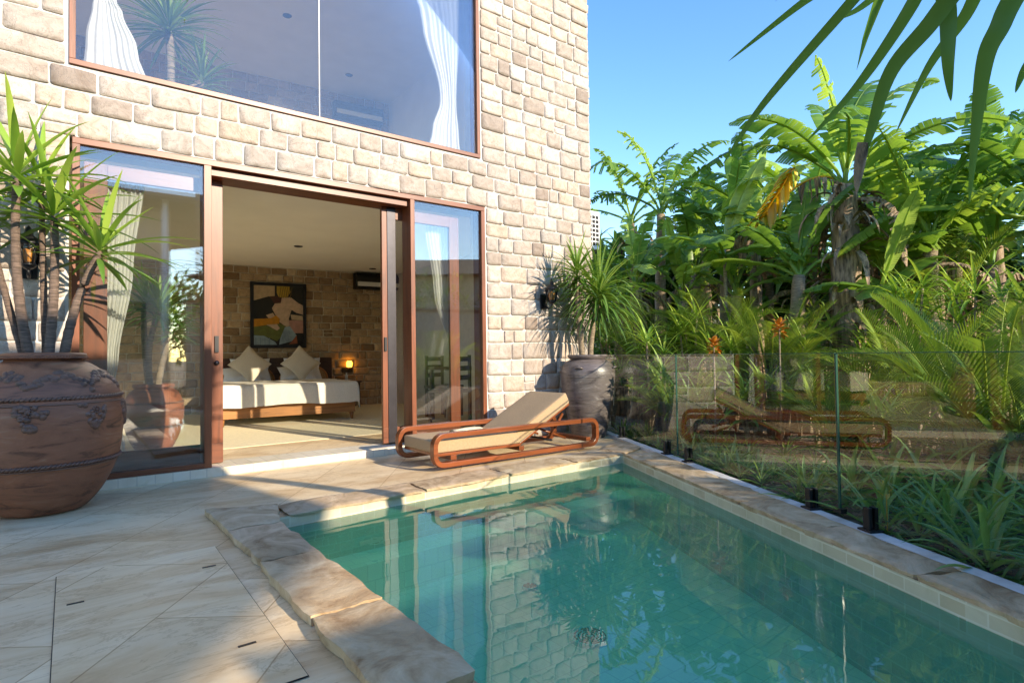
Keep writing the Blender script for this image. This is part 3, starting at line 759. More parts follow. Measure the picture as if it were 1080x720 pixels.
m=MB(); m.lathe([(.001,.001),(.026,.001),(.026,.09),(.01,.12),(.01,.15),(.001,.15)],14); m.build('body',M['strip'],t)
# chair and table seen through the right glass
def chair(x,y,rz,label):
    t=thing('dining_chair',(x,y,.072),label,'chair','dark chairs behind the lower right glass',rz)
    B('seat',(-.21,-.21,.42),(.21,.21,.46),M['dark_wood'],t,.006)
    for a in (-.2,.165):
        B('leg',(a,-.2,0),(a+.035,-.165,.42),M['dark_wood'],t,.003); B('leg',(a,.165,0),(a+.035,.2,.9),M['dark_wood'],t,.003)
    m=MB()
    for z in (.58,.70,.82): m.box((-.165,.17,z),(.165,.19,z+.06))
    m.build('backrest',M['dark_wood'],t)
chair(3.95,1.2,R(200),'dark wooden slatted chair nearer the glass beyond the lounger'); chair(4.45,2.2,R(20),'dark wooden slatted chair farther inside the room, beyond the table')
t=thing('dining_table',(4.45,1.62,.072),'dark wooden table between two chairs behind the right glass','table')
B('tabletop',(-.4,-.35,.70),(.4,.35,.74),M['dark_wood'],t,.005)
for x in (-.38,.33):
    for y in (-.33,.28): B('leg',(x,y,0),(x+.05,y+.05,.70),M['dark_wood'],t,.004)

# ------------------------------------------------------------------ pots
def rope(mb,r,z,th=.013,n=90,c=(0,0,0)):
    for s_ in range(n):
        a=2*PI*s_/n; da=2*PI/n
        p0=(c[0]+r*math.cos(a),c[1]+r*math.sin(a),c[2]+z-th*.8); p1=(c[0]+(r+th*.7)*math.cos(a+da*.8),c[1]+(r+th*.7)*math.sin(a+da*.8),c[2]+z); p2=(c[0]+r*math.cos(a+da*1.6),c[1]+r*math.sin(a+da*1.6),c[2]+z+th*.8)
        mb.tube([p0,p1,p2],[th*.35,th*.62,th*.35],5)
def rad_at(prof,z):
    for (r0,z0),(r1,z1) in zip(prof,prof[1:]):
        if min(z0,z1)<=z<=max(z0,z1) and z0!=z1: return r0+(r1-r0)*(z-z0)/(z1-z0)
    return prof[-1][0]
def smooth_prof(cp,n=6):
    out=[]
    for i in range(len(cp)-1):
        p0=cp[max(i-1,0)];p1=cp[i];p2=cp[i+1];p3=cp[min(i+2,len(cp)-1)]
        for k in range(n):
            t=k/n
            f=lambda a,b,c,d:.5*((2*b)+(-a+c)*t+(2*a-5*b+4*c-d)*t*t+(-a+3*b-3*c+d)*t**3)
            out.append((f(p0[0],p1[0],p2[0],p3[0]),f(p0[1],p1[1],p2[1],p3[1])))
    out.append(cp[-1]); return out
pl_=thing('terracotta_pot',(-.125,-.47,0),'huge worn terracotta jar with rope bands and floral relief at the left','pot')
cp=[(.17,0.0),(.235,.02),(.33,.14),(.405,.32),(.43,.50),(.435,.64),(.41,.76),(.36,.85),(.27,.93),(.205,.965)]
pr=smooth_prof(cp); m=MB(); m.lathe([(.001,.001)]+pr+[(.20,.985)],72,wob=.012); m.build('body',M['terracotta'],pl_)
m=MB(); m.lathe([(.205,.975),(.222,.98),(.226,1.0),(.222,1.012),(.19,1.018),(.17,1.005),(.165,.93),(.001,.92)],60); rope(m,.222,.985,.010,80); m.build('rim',M['terracotta'],pl_)
m=MB(); 
for z in (.735,.33): rope(m,rad_at(pr,z)+.001,z,.014,110)
for z in (.70,.31): 
    rr=rad_at(pr,z)+.001; m.tube([(rr*math.cos(2*PI*i/60),rr*math.sin(2*PI*i/60),z) for i in range(61)],.006,5)
m.build('rope_band',M['relief'],pl_)
rr_=random.Random(4)
def blob(mb,a,z,sx,sz,th):
    r=rad_at(pr,z); 
    r2=rad_at(pr,z+.02); tz=Vector(((r2-r)*math.cos(a),(r2-r)*math.sin(a),.02)).normalized(); ta=Vector((-math.sin(a),math.cos(a),0)); nn=ta.cross(tz)
    c=Vector((r*math.cos(a),r*math.sin(a),z)); vs=[c+nn*th]; n=9
    for ring,hh in ((.6,.75),(1,-.15)):
        for j in range(n):
            t=2*PI*j/n; vs.append(c+ta*(sx*ring*math.cos(t))+tz*(sz*ring*math.sin(t))+nn*(th*hh))
    fs=[(0,1+j,1+(j+1)%n) for j in range(n)]+[(1+j,1+n+j,1+n+(j+1)%n,1+(j+1)%n) for j in range(n)]
    mb.add(vs,fs)
for kx in range(8):
    a0=-PI/2-.13+kx*PI/4
    m=MB()
    if True:   # hanging medallion under the shoulder
        for q in range(34):
            v=rr_.random(); a=a0+rr_.uniform(-1,1)*.23*(1-v)**.7; z=.695-v*.15
            blob(m,a,z,rr_.uniform(.014,.026),rr_.uniform(.014,.026),.013)
        for q in range(9):
            t=2*PI*q/9; blob(m,a0+.045*math.cos(t),.655+.018*math.sin(t),.009,.009,.013)
        blob(m,a0,.655,.012,.012,.016)
    m.build('floral_medallion',M['relief'],pl_); m=MB()
    for q in range(26):  # garland above the shoulder
        u=q/25; a=a0+u*PI/4; z=.80+.075*abs(math.sin(u*PI)) ; blob(m,a,z+rr_.uniform(-.025,.025),.024,.020,.013)
    m.build('floral_garland',M['relief'],pl_)

pr_=thing('grey_pot',(4.84,-.43,0),'tall dark grey glazed jar standing at the corner by the lounger','pot')
cp=[(.17,0),(.20,.02),(.235,.18),(.285,.42),(.315,.66),(.312,.78),(.27,.86),(.20,.90)]
q_=smooth_prof(cp); m=MB(); m.lathe([(.001,.001)]+q_,60,wob=.01); m.build('body',M['grey_clay'],pr_)
m=MB(); m.lathe([(.195,.90),(.215,.915),(.235,.94),(.228,.955),(.19,.95),(.17,.92),(.001,.90)],48); m.build('rim',M['grey_clay'],pr_)
m=MB()
for kx in range(4):
    a=PI/4+kx*PI/2-.3; r=rad_at(q_,.80); pts=[((r+.03*math.sin(t))*math.cos(a+.12*math.cos(t)),(r+.03*math.sin(t))*math.sin(a+.12*math.cos(t)),.80+.012*math.sin(t)) for t in [i*PI/8 for i in range(9)]]; m.tube(pts,.012,6)
m.build('lug',M['grey_clay'],pr_)
m=MB()
for z in (.70,.45,.2):
    rr=rad_at(q_,z)+.001; m.tube([(rr*math.cos(2*PI*i/48),rr*math.sin(2*PI*i/48),z) for i in range(49)],.004,5)
m.build('ring_band',M['grey_clay'],pr_)

# ------------------------------------------------------------------ plants
def blade(mb,o,d,length,width,droop,r,segs=6,fold=.25,tone=None,bend=0.0,taper=.35):
    """strap leaf: starts at o along d, droops under gravity"""
    d=Vector(d).normalized(); p=Vector(o); side=d.cross(Vector((0,0,1)))
    side=side.normalized() if side.length>.05 else Vector((r.uniform(-1,1),r.uniform(-1,1),0)).normalized()
    nrm=side.cross(d).normalized(); vs=[]; tone=r.random() if tone is None else tone
    step=length/segs
    for i in range(segs+1):
        t=i/segs; w=width*(taper+(1-taper)*min(1,t*3.5))*(1-t**2.2)**.8 if t<1 else .0008
        w=max(w,.0008); nn=side.cross(d).normalized()
        vs += [p-side*w*.5+nn*w*fold, p, p+side*w*.5+nn*w*fold]
        d=(d+Vector((0,0,-droop*step*(.35+1.3*t)))+side*bend*step).normalized(); p=p+d*step
    fs=[]
    for i in range(segs):
        a=i*3; fs += [(a,a+1,a+4,a+3),(a+1,a+2,a+5,a+4)]
    mb.add(vs,fs,tone)
def rosette(mb,c,n,length,width,droop,r,lo=-.5,hi=1.0,segs=6,axis=(0,0,1),fold=.25,tmin=0,tmax=1):
    q=Vector((0,0,1)).rotation_difference(Vector(axis).normalized())
    for i in range(n):
        e=lo+(hi-lo)*(i+.5)/n; az=i*2.39996+r.uniform(-.25,.25); el=math.asin(max(-.95,min(.99,e)))
        d=q@Vector((math.cos(az)*math.cos(el),math.sin(az)*math.cos(el),math.sin(el)))
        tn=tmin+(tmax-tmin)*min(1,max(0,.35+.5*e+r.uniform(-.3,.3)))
        blade(mb,Vector(c)+d*.02+Vector(axis)*(.10*(i/n)-.05),d,length*r.uniform(.72,1.08)*(1 if e>-.1 else .85),width*r.uniform(.8,1.15),droop*r.uniform(.6,1.5),r,segs,fold,tn)
def curve(a,b,c,n=9):
    a,b,c=Vector(a),Vector(b),Vector(c)
    return [a*(1-t)**2+b*2*t*(1-t)+c*t*t for t in [i/n for i in range(n+1)]]
def trunk_pts(pts,r0,r1,rough,seed):
    k=len(pts); out=[]
    for i in range(k):
        t=i/(k-1); out.append((r0+(r1-r0)*t)*(1+rough*math.sin(i*2.7+seed)))
    return out
# left yucca, three stems
yl=thing('yucca_plant',(-.10,-.47,.93),'tall yucca with three bare stems and bright leaf heads in the terracotta jar','plant')
rr=random.Random(77)
stems=[((-.09,.02,0),(-.20,.0,.55),(-.165,-.02,1.20)),((-.01,-.03,0),(.04,-.03,.5),(.02,.02,.99)),((.07,-.02,0),(.11,-.02,.42),(.27,-.02,.77))]
hd=[(30,.66,.052,.8),(30,.64,.052,.9),(30,.58,.05,.8)]
for si,((a,b,c),(n_,ln,wd_,dr)) in enumerate(zip(stems,hd)):
    m=MB(); pts=curve(a,b,c,26); m.tube(pts,trunk_pts(pts,.031,.022,.06,si),9); m.build('trunk',M['dtrunk'],yl)
    m=MB(); ax=(Vector(c)-Vector(b)).normalized(); ax=(ax+Vector((0,0,.8))).normalized()
    rosette(m,c,n_,ln,wd_,dr,rr,-.38,.99,7,ax,.2)
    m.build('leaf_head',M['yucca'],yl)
# more heads hidden behind the first
for (c,n_,ln) in (((-.34,.10,1.02),20,.50),((-.05,.16,1.22),20,.52)):
    m=MB(); rosette(m,c,n_,ln,.046,1.6,rr,-.5,.98,6,(0,0,1),.2); m.build('leaf_head',M['yucca'],yl)
    m=MB(); pts=curve((c[0]*.35,.09,0),(c[0]*.7,.10,.5),c,18); m.tube(pts,trunk_pts(pts,.022,.016,.07,3),8); m.build('trunk',M['dtrunk'],yl)
# right dracaena
yr=thing('dracaena_plant',(4.84,-.43,.90),'drooping narrow leaved dracaena in the tall grey jar at the villa corner','plant')
for si,(a,b,c,n_,ln,dr) in enumerate((((-.05,.03,0),(-.10,.03,.5),(-.10,.05,.88),85,.46,1.6),((.03,-.02,0),(.03,-.02,.30),(.17,-.03,.62),150,.80,1.8))):
    m=MB(); pts=curve(a,b,c,20); m.tube(pts,trunk_pts(pts,.036,.030,.06,si),9); m.build('trunk',M['wtrunk'],yr)
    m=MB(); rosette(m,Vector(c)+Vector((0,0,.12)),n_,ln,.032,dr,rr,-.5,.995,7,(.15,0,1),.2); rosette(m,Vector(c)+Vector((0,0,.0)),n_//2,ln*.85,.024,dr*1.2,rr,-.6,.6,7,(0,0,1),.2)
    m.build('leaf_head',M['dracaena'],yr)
# upstairs plant
yu=thing('indoor_plant',(.70,.50,2.95),'spiky leaved potted plant behind the left end of the upper window','plant')
m=MB(); m.lathe([(.001,0),(.14,.0),(.17,.2),(.16,.3),(.001,.28)],28); m.build('pot',M['terracotta'],yu)
for (a,b,c,n_,ln) in (((0,0,.2),(.02,0,.5),(.0,.0,.92),110,.52),((.03,0,.2),(.1,0,.4),(.26,.0,.52),60,.40)):
    m=MB(); pts=curve(a,b,c,14); m.tube(pts,.034,8); m.build('trunk',M['wtrunk'],yu)
    m=MB(); rosette(m,c,n_,ln,.028,1.4,rr,-.35,.99,6,(0,0,1),.2); m.build('leaf_head',M['dracaena'],yu)

# second jar and plant inside the room, behind the lower left glass
pi_=thing('terracotta_pot',(.69,1.56,.0665),'smaller weathered terracotta jar inside the room behind the lower left glass','pot')
cp=[(.13,0),(.17,.02),(.235,.16),(.268,.34),(.262,.46),(.22,.56),(.165,.61)]
qi=smooth_prof(cp); m=MB(); m.lathe([(.001,.001)]+qi,56,wob=.012); m.build('body',M['terracotta'],pi_)
m=MB(); m.lathe([(.16,.61),(.182,.62),(.186,.645),(.17,.655),(.14,.64),(.13,.58),(.001,.57)],44); m.build('rim',M['terracotta'],pi_)
m=MB()
for z in (.47,.24): rope(m,rad_at(qi,z),z,.010,80)
m.build('rope_band',M['relief'],pi_)
yi=thing('indoor_plant',(.69,1.56,.63),'yucca with curved pale trunk in the jar inside the room behind the lower left glass','plant')
for si,((a,b,c),n_,ln) in enumerate(((((-.02,0,0),(-.10,0,.45),(.05,0,.82)),90,.46),(((.03,0,0),(.06,0,.35),(.17,0,.62)),50,.36),(((-.03,0,0),(-.1,0,.5),(-.08,.05,.90)),50,.40))):
    m=MB(); pts=curve(a,b,c,18); m.tube(pts,trunk_pts(pts,.034,.024,.06,si),9); m.build('trunk',M['wtrunk'],yi)
    m=MB(); rosette(m,c,n_,ln,.036,1.2,rr,-.35,.99,6,(0,0,1),.2); m.build('leaf_head',M['dracaena'],yi)

# ------------------------------------------------------------------ lounger
X0,X1,YN,YF=2.385,4.30,-1.13,-.42
lg=thing('sun_lounger',(0,0,.034),'teak sun lounger with looped rails and tan mattress, backrest raised, by the pool','sun lounger')
def loop_rail(y0,y1,name='side_rail'):
    r_=.105; h=.285; th=.042
    def rr_pts(ins):
        x0,x1,z0,z1=X0+ins,X1-ins,ins,h-ins; r=r_-ins; pts=[]
        for (cx,cz,a0) in ((x1-r,z1-r,0),(x0+r,z1-r,90),(x0+r,z0+r,180),(x1-r,z0+r,270)):
            for k in range(9): a=R(a0+k*90/8); pts.append((cx+r*math.cos(a),cz+r*math.sin(a)))
        return pts
    po,pi=rr_pts(0),rr_pts(th); n=len(po); vs=[]
    for y in (y0,y1): vs += [(x,y,z) for x,z in po]+[(x,y,z) for x,z in pi]
    fs=[]
    for i in range(n):
        j=(i+1)%n
        fs += [(i,j,n+j,n+i),(2*n+i,3*n+i,3*n+j,2*n+j),(i,2*n+i,2*n+j,j),(n+i,n+j,3*n+j,3*n+i)]
    m=MB(); m.add(vs,fs,.5,False); return m.build(name,M['lounger_wood'],lg,.004)
loop_rail(YN,YN+.065); loop_rail(YF-.065,YF)
for x in (X0+.20,3.32,X1-.12): part('cross_bar',(x,YN+.066,.045),(x+.06,YF-.066,.085),M['lounger_wood'],lg,.003)
part('bed_frame',(X0+.06,YN+.066,.087),(3.34,YF-.066,.112),M['lounger_wood'],lg,.003)
sf=soft('mattress',X0+.05,YN+.07,.112,3.34,YF-.07,.215,M['canvas'],lg,.018,.003,10)
ba=R(28); bl_=.71
bk=bpy.data.objects.new('backrest',None); 
def rot_mesh(o,piv,ang):
    me=o.data
    for v in me.vertices:
        x=v.co.x-piv[0]; z=v.co.z-piv[1]
        v.co.x=piv[0]+x*math.cos(ang)-z*math.sin(ang); v.co.z=piv[1]+x*math.sin(ang)+z*math.cos(ang)
piv=(3.34,.112)
bf=part('backrest_frame',(3.34,YN+.085,.090),(3.34+bl_,YF-.085,.112),M['lounger_wood'],lg,.003); rot_mesh(bf,piv,ba)
bm_=soft('back_cushion',3.335,YN+.075,.114,3.34+bl_+.01,YF-.075,.225,M['canvas'],lg,.018,.003,10); rot_mesh(bm_,piv,ba)
def piping(z,x0,x1,par,rot):
    m=MB(); y0,y1=YN+.078,YF-.078; m.tube([(x0+.012,y0,z),(x1-.012,y0,z),(x1-.004,y0+.01,z),(x1-.004,y1-.01,z),(x1-.012,y1,z),(x0+.012,y1,z),(x0+.004,y1-.01,z),(x0+.004,y0+.01,z),(x0+.012,y0,z)],.0055,6); o=m.build('piping',M['canvas'],par)
    if rot: rot_mesh(o,piv,ba)
for z in (.122,.207): piping(z,X0+.052,3.335,sf,False)
for z in (.122,.217): piping(z,3.34,3.34+bl_+.006,bm_,True)
# prop struts
for y in (YN+.13,YF-.15):
    m=MB(); m.tube([(3.92,y,.34),(3.74,y,.10)],.014,6); m.build('prop_strut',M['lounger_wood'],lg)
    m=MB(); m.tube([(3.62,y+.03,.22),(3.98,y+.03,.09)],.012,6); m.build('prop_strut',M['lounger_wood'],lg)
m=MB(); m.tube([(3.74,YN+.09,.10),(3.74,YF-.09,.10)],.012,6); m.build('prop_bar',M['dark_metal'],lg)
# strap buckles on the mattress side
tw=thing('folded_towel',(2.83,-.83,.243),'cream rolled towel lying on the lounger mattress near its foot','towel',None,R(4))
m=MB(); vs=[]; n=22; k=26
for i in range(n+1):
    x=-.14+.28*i/n; e=min(1,(1-abs(2*i/n-1))*9)**.5
    for j in range(k):
        a=2*PI*j/k; rad=.038*(1+.06*math.sin(a*3+i*.3))*(.80+.2*e); vs.append((x,1.35*rad*math.cos(a),rad*math.sin(a)*.92+.035))
fs=[(i*k+j,i*k+(j+1)%k,(i+1)*k+(j+1)%k,(i+1)*k+j) for i in range(n) for j in range(k)]+[tuple(range(k))[::-1],tuple(range(n*k,n*k+k))]
m.add(vs,fs); m.build('roll',M['towel'],tw)
m=MB(); pts=[(-.14,.052*math.cos(a),.036+.036*math.sin(a)) for a in [i*.3 for i in range(14)]]
m.tube([(x-.003,y*(1-.05*i),.036+(z-.036)*(1-.05*i)) for i,(x,y,z) in enumerate(pts)],.004,5); m.build('fold_edge',M['canvas'],tw); tw.scale=(1.1,1.25,1.45); tw.location=(2.86,-.90,.214)
bd=tag(soft('folded_magazine',2.86,-1.0,.241,3.12,-.88,.247,M['white_linen'],None,.002,.0005,2),'thin white folded sheet lying on the lounger mattress beside the towel','booklet')

# ------------------------------------------------------------------ wall lanterns
def lantern(x,z,label,glow=False):
    t=thing('wall_lantern',(x,-.02,z),label,'lantern','black wall lanterns on the stone facade')
    B('back_plate',(-.035,-.012,-.13),(.035,.0,.0),M['black'],t,.004)
    m=MB(); m.tube([(0,-.01,-.09),(0,-.07,-.13),(0,-.12,-.12),(0,-.12,-.08)],.008,6); m.build('arm',M['black'],t)
    m=MB(); m.lathe([(.001,.13),(.012,.115),(.02,.08),(.062,.045),(.068,.03),(.001,.03)],6,(0,-.12,0)); m.build('cap',M['black'],t); m=MB(); m.lathe([(.001,-.10),(.02,-.09),(.036,-.075),(.036,-.066),(.001,-.066)],6,(0,-.12,0)); m.build('base_cup',M['black'],t)
    m=MB()
    for k in range(6):
        a=k*PI/3; m.tube([(.035*math.cos(a),-.12+.035*math.sin(a),-.07),(.058*math.cos(a),-.12+.058*math.sin(a),.035)],.004,4)
    m.build('cage',M['black'],t)
    m=MB(); m.lathe([(.033,-.068),(.055,.032)],6,(0,-.12,0)); m.build('glass_shade',M['glass'],t)
    t.scale=(1.35,1.35,1.35)
    m=MB(); m.lathe([(.001,-.06),(.024,-.055),(.028,0),(.001,.022)],10,(0,-.12,0)); m.build('candle_bulb',M['orange'],t)
lantern(4.52,1.68,'black wall lantern with amber bulb on the sunlit stone beside the dracaena')
lantern(-.22,1.72,'black wall lantern on the stone behind the yucca stems at the left')

# ------------------------------------------------------------------ outdoor ac unit
ac=thing('condenser_unit',(5.72,.42,2.42),'white outdoor air conditioning unit with square grille, high beside the villa corner','air conditioner')
part('case',(-.30,0,0),(.24,.30,.54),M['white_plastic'],ac,.01)
m=MB()
for i in range(7):
    for j in range(4):
        x=-.04+j*.068; z=.06+i*.062; m.box((x,-.006,z),(x+.05,.004,z+.042))
m.build('grille',M['dark_metal'],ac)
B('bracket',(-.34,.02,-.05),(.2,.06,-.005),M['black'],ac)

# ------------------------------------------------------------------ glass fence
fence=thing('glass_fence',(0,0,0),'frameless clear glass pool fence on black spigots along the planting bed','fence')
seams=[-.47,1.815,3.80,5.6,7.4]
def fbox(mb,t0,t1,o0,o1,z0,z1):
    vs=[fp(t,o,z) for z in (z0,z1) for (t,o) in ((t0,o0),(t1,o0),(t1,o1),(t0,o1))]
    mb.add(vs,[(0,3,2,1),(4,5,6,7),(0,1,5,4),(1,2,6,5),(2,3,7,6),(3,0,4,7)],.5,False)
def fix_normals(o):
    bm=bmesh.new(); bm.from_mesh(o.data); bmesh.ops.recalc_face_normals(bm,faces=bm.faces); bm.to_mesh(o.data); bm.free()
for i in range(4):
    a,b=seams[i]+.006,seams[i+1]-.006
    m=MB(); p,q=fp(a,0,.06),fp(b,0,.06)
    m.add([p,q,fp(b,0,.945),fp(a,0,.945)],[(0,1,2,3)],.5,False); o=m.build('glass_panel',M['glass_fence'],fence)
    for (t0,t1,z0,z1) in ((a-.004,a,.06,.945),(b,b+.004,.06,.945),(a,b,.945,.949)):
        m=MB(); fbox(m,t0,t1,-.006,.006,z0,z1); e=m.build('glass_edge',M['glass_edge'],fence); fix_normals(e)
def spigot(t):
    m=MB(); fbox(m,t-.022,t+.022,-.030,-.008,.03,.150); fbox(m,t-.022,t+.022,.008,.028,.03,.150); o=m.build('spigot',M['black'],fence,.004); fix_normals(o)
    m=MB(); fbox(m,t-.045,t+.045,-.045,.04,.028,.038); o2=m.build('base_plate',M['black'],o,.003); fix_normals(o2)
for t in (.45,1.60,2.02,3.57,4.02,5.3,5.8): spigot(t)
m=MB(); fbox(m,3.77,3.83,-.02,.02,.065,.09); o=m.build('joint_clamp',M['black'],fence); fix_normals(o)

# ------------------------------------------------------------------ garden
def banana_leaf(mb,o,az,length,width,r,rise=1.0,droop=1.2,tear=.5,tone=.5,curl=.3):
    """midrib arches from o; each side of the blade is strips that may be torn apart"""
    d=Vector((math.cos(az)*math.cos(rise),math.sin(az)*math.cos(rise),math.sin(rise))); p=Vector(o)
    side=Vector((-math.sin(az),math.cos(az),0)); n=22; step=length/n; mid=[]
    sw=r.uniform(-.25,.25)
    for i in range(n+1):
        t=i/n; up=side.cross(d).normalized()*-1
        if up.z<0 and rise<1.2: up=-up
        mid.append((p.copy(),d.copy(),up)); 
        d=(d+Vector((0,0,-droop*step*(.2+1.5*t)))+side*sw*step).normalized(); p=p+d*step
    rp=[q[0] for q in mid]; mb.tube(rp,[.022*(1-.85*i/n)+.002 for i in range(n+1)],5,min(1,tone+.35))
    s0=3
    for sg in (1,-1):
        lift=r.uniform(.1,.5); prev=None; off=0
        for i in range(s0,n):
            for h in (0,1):
                t0=(i+h*.5)/n; t1=(i+h*.5+.5)/n
                def prof(t):
                    u=(t-s0/n)/(1-s0/n); return width*.5*max(.02,math.sin(PI*min(1,u*.92+.06))**.55)*(1 if u<.93 else 1-(u-.93)*9)
                if r.random()<tear*.4: off=r.uniform(-1,1)*tear*.35
                k0=i+(h*.5); a=mid[i]; b=mid[i+1]
                pa=a[0].lerp(b[0],h*.5); pb=a[0].lerp(b[0],h*.5+.5)
                vs=[]
                for (pp,t) in ((pa,t0),(pb,t1)):
                    w_=prof(t); up=a[2]
                    for f,dr in ((0,0),(.5,lift*.35),(1,lift*.2-curl)):
                        vs.append(pp+side*(sg*w_*f)+up*(w_*(dr+off*f))+Vector((0,0,-abs(off)*w_*f*.6))+a[1]*(w_*f*.30))
                if abs(off)>.12*tear:       # narrow the strip so daylight shows in the tear
                    vs[5]=vs[5].lerp(vs[2],.22)
                mb.add(vs,[(0,1,4,3),(1,2,5,4)] if sg>0 else [(3,4,1,0),(4,5,2,1)],min(1,max(0,tone+r.uniform(-.13,.13))))
def banana_tree(px,dist,crown_py,label,n=9,ll=1.3,lw=.42,tear=.6,seed=0,thick=.11,dry=True,azs=None,yel=False,fat=False,rises=None):
    GS=1.30; dist*=GS; ll*=GS; lw*=GS*.84; thick*=GS; tear=tear*1.3+.2
    r=random.Random(seed); b=gnd(px,dist); top=at(px,crown_py,dist); h=top.z-b.z
    t=thing('banana_plant',b,label,'banana plant','banana plants in the garden')
    m=MB(); pts=curve((0,0,0),(r.uniform(-.1,.1),r.uniform(-.1,.1),h*.5),(0,0,h),16); m.tube(pts,trunk_pts(pts,thick*1.2,thick*.62,.08,seed),10); m.build('trunk',M['dry'] if dry else M['wtrunk'],t)
    if dry:
        m=MB()
        for q in range(80 if fat else 24):
            z=h*r.uniform(.22,1.0) if fat else h*r.uniform(.3,.98); a=r.uniform(0,2*PI); rd=thick*(.9-.2*z/h)
            blade(m,(rd*math.cos(a),rd*math.sin(a),z),(math.cos(a)*.7,math.sin(a)*.7,r.uniform(-.2,.7)),r.uniform(.25,.6)*(1.25 if fat else 1),r.uniform(.05,.12),6,r,6,.3,r.random())
        m.build('dry_sheaths',M['dry'],t)
    m=MB(); vw=(CAM-top); va=math.atan2(vw.y,vw.x)
    for q in range(n):
        az=(azs[q] if azs and q<len(azs) else q*2.4+r.uniform(-.4,.4)+seed); u=q/max(1,n-1)
        rise=rises[q] if rises and q<len(rises) else 1.35-1.0*u+r.uniform(-.15,.15)
        L_=ll*r.uniform(.8,1.15); 
        pet=Vector((math.cos(az)*math.cos(rise+.25),math.sin(az)*math.cos(rise+.25),math.sin(rise+.25)))
        o0=Vector((0,0,h-.02)); o1=o0+pet*(.18+.12*u)
        m.tube([o0-Vector((0,0,.12)),o0,o1],[.035,.03,.02],6,.75)
        banana_leaf(m,o1,az,L_,lw*r.uniform(.8,1.15),r,rise,r.uniform(.7,1.25),min(1.9,.25+tear*r.uniform(.5,1.5)),r.choice([.2,.35,.5,.6,.8,.95]),r.uniform(.1,.4))
    m.build('leaf_crown',M['banana'],t)
    if dry or seed%3==0:
        m=MB()
        for q in range(3 if fat else 2):
            az=r.uniform(0,6.28); banana_leaf(m,(0,0,h-.12-.1*q),az,ll*r.uniform(.5,.8),lw*.34,r,.25,4.5,1.9,r.random(),.9)
        m.build('dead_leaves',M['dry'],t)
    return t,h,top
RA=math.atan2(RT0.y,RT0.x)       # azimuth of picture right
def az_(deg): return RA+R(deg)   # 0 = to picture right, 90 = away, 180 = left, 270 = towards the camera
# the main banana
T,h_,tp=banana_tree(896,6.6,196,'tall banana plant with thick shaggy brown trunk and yellow leaves hanging at its left',9,1.35,.42,.55,3,.17,True,
   [az_(15),az_(165),az_(110),az_(60),az_(200),az_(-20),az_(250),az_(300),az_(185)],fat=True,rises=[1.18,1.42,1.3,1.25,.75,.35,.7,.5,.55])
m=MB(); r=random.Random(9); base=at(838,178,8.3)-T.location
for k in range(11):
    f=k/10; c=base.lerp(at(806,228,8.3)-T.location,f)
    for s_ in (-1,1,.3): blade(m,c,RT0*(s_*.6-.6)+Vector((0,0,-.45)),r.uniform(.22,.36),.10,2.5,r,4,.2,r.random(),taper=.8)
m.tube(curve((0,0,h_),at(862,165,8.4)-T.location,base.lerp(at(806,228,8.3)-T.location,1),12),.014,5); m.build('yellow_leaf',M['yellow_leaf'],T)
m=MB(); 
for k in range(16): 
    c=at(840+k*3.2,186+abs(k-8)*1.0,8.4)-T.location; blade(m,c,(r.uniform(-.2,.2),r.uniform(-.2,.2),-1),r.uniform(.18,.36),.065,1,r,4,.2,r.random(),taper=.8)
m.build('brown_leaf_edge',M['dry'],T)
bs=[ # px, dist, crown_py, n, len, width, tear, seed, label
 (700,8.6,226,7,1.5,.34,1.5,21,'banana plant with two tall ragged upright leaves near the villa corner'),
 (668,9.6,236,7,1.25,.22,1.8,22,'banana plant with thin dark ragged leaves right beside the villa corner'),
 (768,7.4,262,8,1.15,.34,.5,23,'banana plant with one upright pale leaf and broad bent leaves, left of the main banana'),
 (800,8.4,232,8,1.25,.40,.4,24,'banana plant with dark broad leaves right behind the yellow leaf cluster'),
 (845,6.3,290,7,.95,.32,.3,25,'low banana plant with sunlit leaves just left of the shaggy trunk'),
 (948,7.6,252,8,1.2,.40,.7,26,'banana plant with folded sunlit leaves right of the shaggy trunk'),
 (985,6.7,262,8,1.25,.36,1.0,27,'banana plant with drooping brown tipped leaves under the hanging blade'),
 (1052,8.0,222,9,1.5,.42,.7,28,'banana plant with large horizontal leaves near the right edge'),
 (1110,7.0,240,9,1.5,.42,.6,29,'banana plant with blue green leaves at the far right edge'),
 (735,8.0,290,7,1.0,.32,.8,30,'short banana plant in front of the ragged pair'),
 (900,9.2,250,8,1.4,.42,.6,31,'banana plant standing behind the shaggy trunk'),
 (1010,9.4,236,8,1.4,.40,.6,32,'banana plant in the back row between the right hand ones'),
 (860,9.8,240,8,1.4,.40,.6,33,'banana plant in the back row behind the yellow leaves'),
 (655,7.6,318,6,.8,.26,.8,34,'short banana plant behind the dracaena leaves')]
bs += [
 (722,7.0,318,7,.75,.26,.5,51,'low leafy banana plant between the dusky palm and the ragged pair'),
 (672,7.2,300,7,.80,.26,.7,52,'low leafy banana plant just right of the villa corner'),
 (778,6.9,312,7,.75,.28,.5,53,'low leafy banana plant behind the fine leaved palm'),
 (842,7.8,300,8,.85,.30,.5,54,'low leafy banana plant half hidden behind the shaggy trunk, on its left'),
 (935,7.0,305,8,.85,.30,.5,55,'low leafy banana plant at the right foot of the shaggy trunk'),
 (990,7.6,290,8,.95,.32,.7,56,'low leafy banana plant behind the dense feathery palm'),
 (1048,7.3,280,8,1.0,.34,.6,57,'low leafy banana plant behind the bright feathery palm'),
 (745,9.4,255,8,1.2,.36,.6,58,'back row banana plant left of the upright pale leaf'),
 (815,9.9,262,8,1.2,.38,.6,59,'back row banana plant between the yellow leaves and the upright pale leaf'),
 (920,9.9,270,8,1.2,.38,.5,60,'back row banana plant right behind the shaggy trunk')]
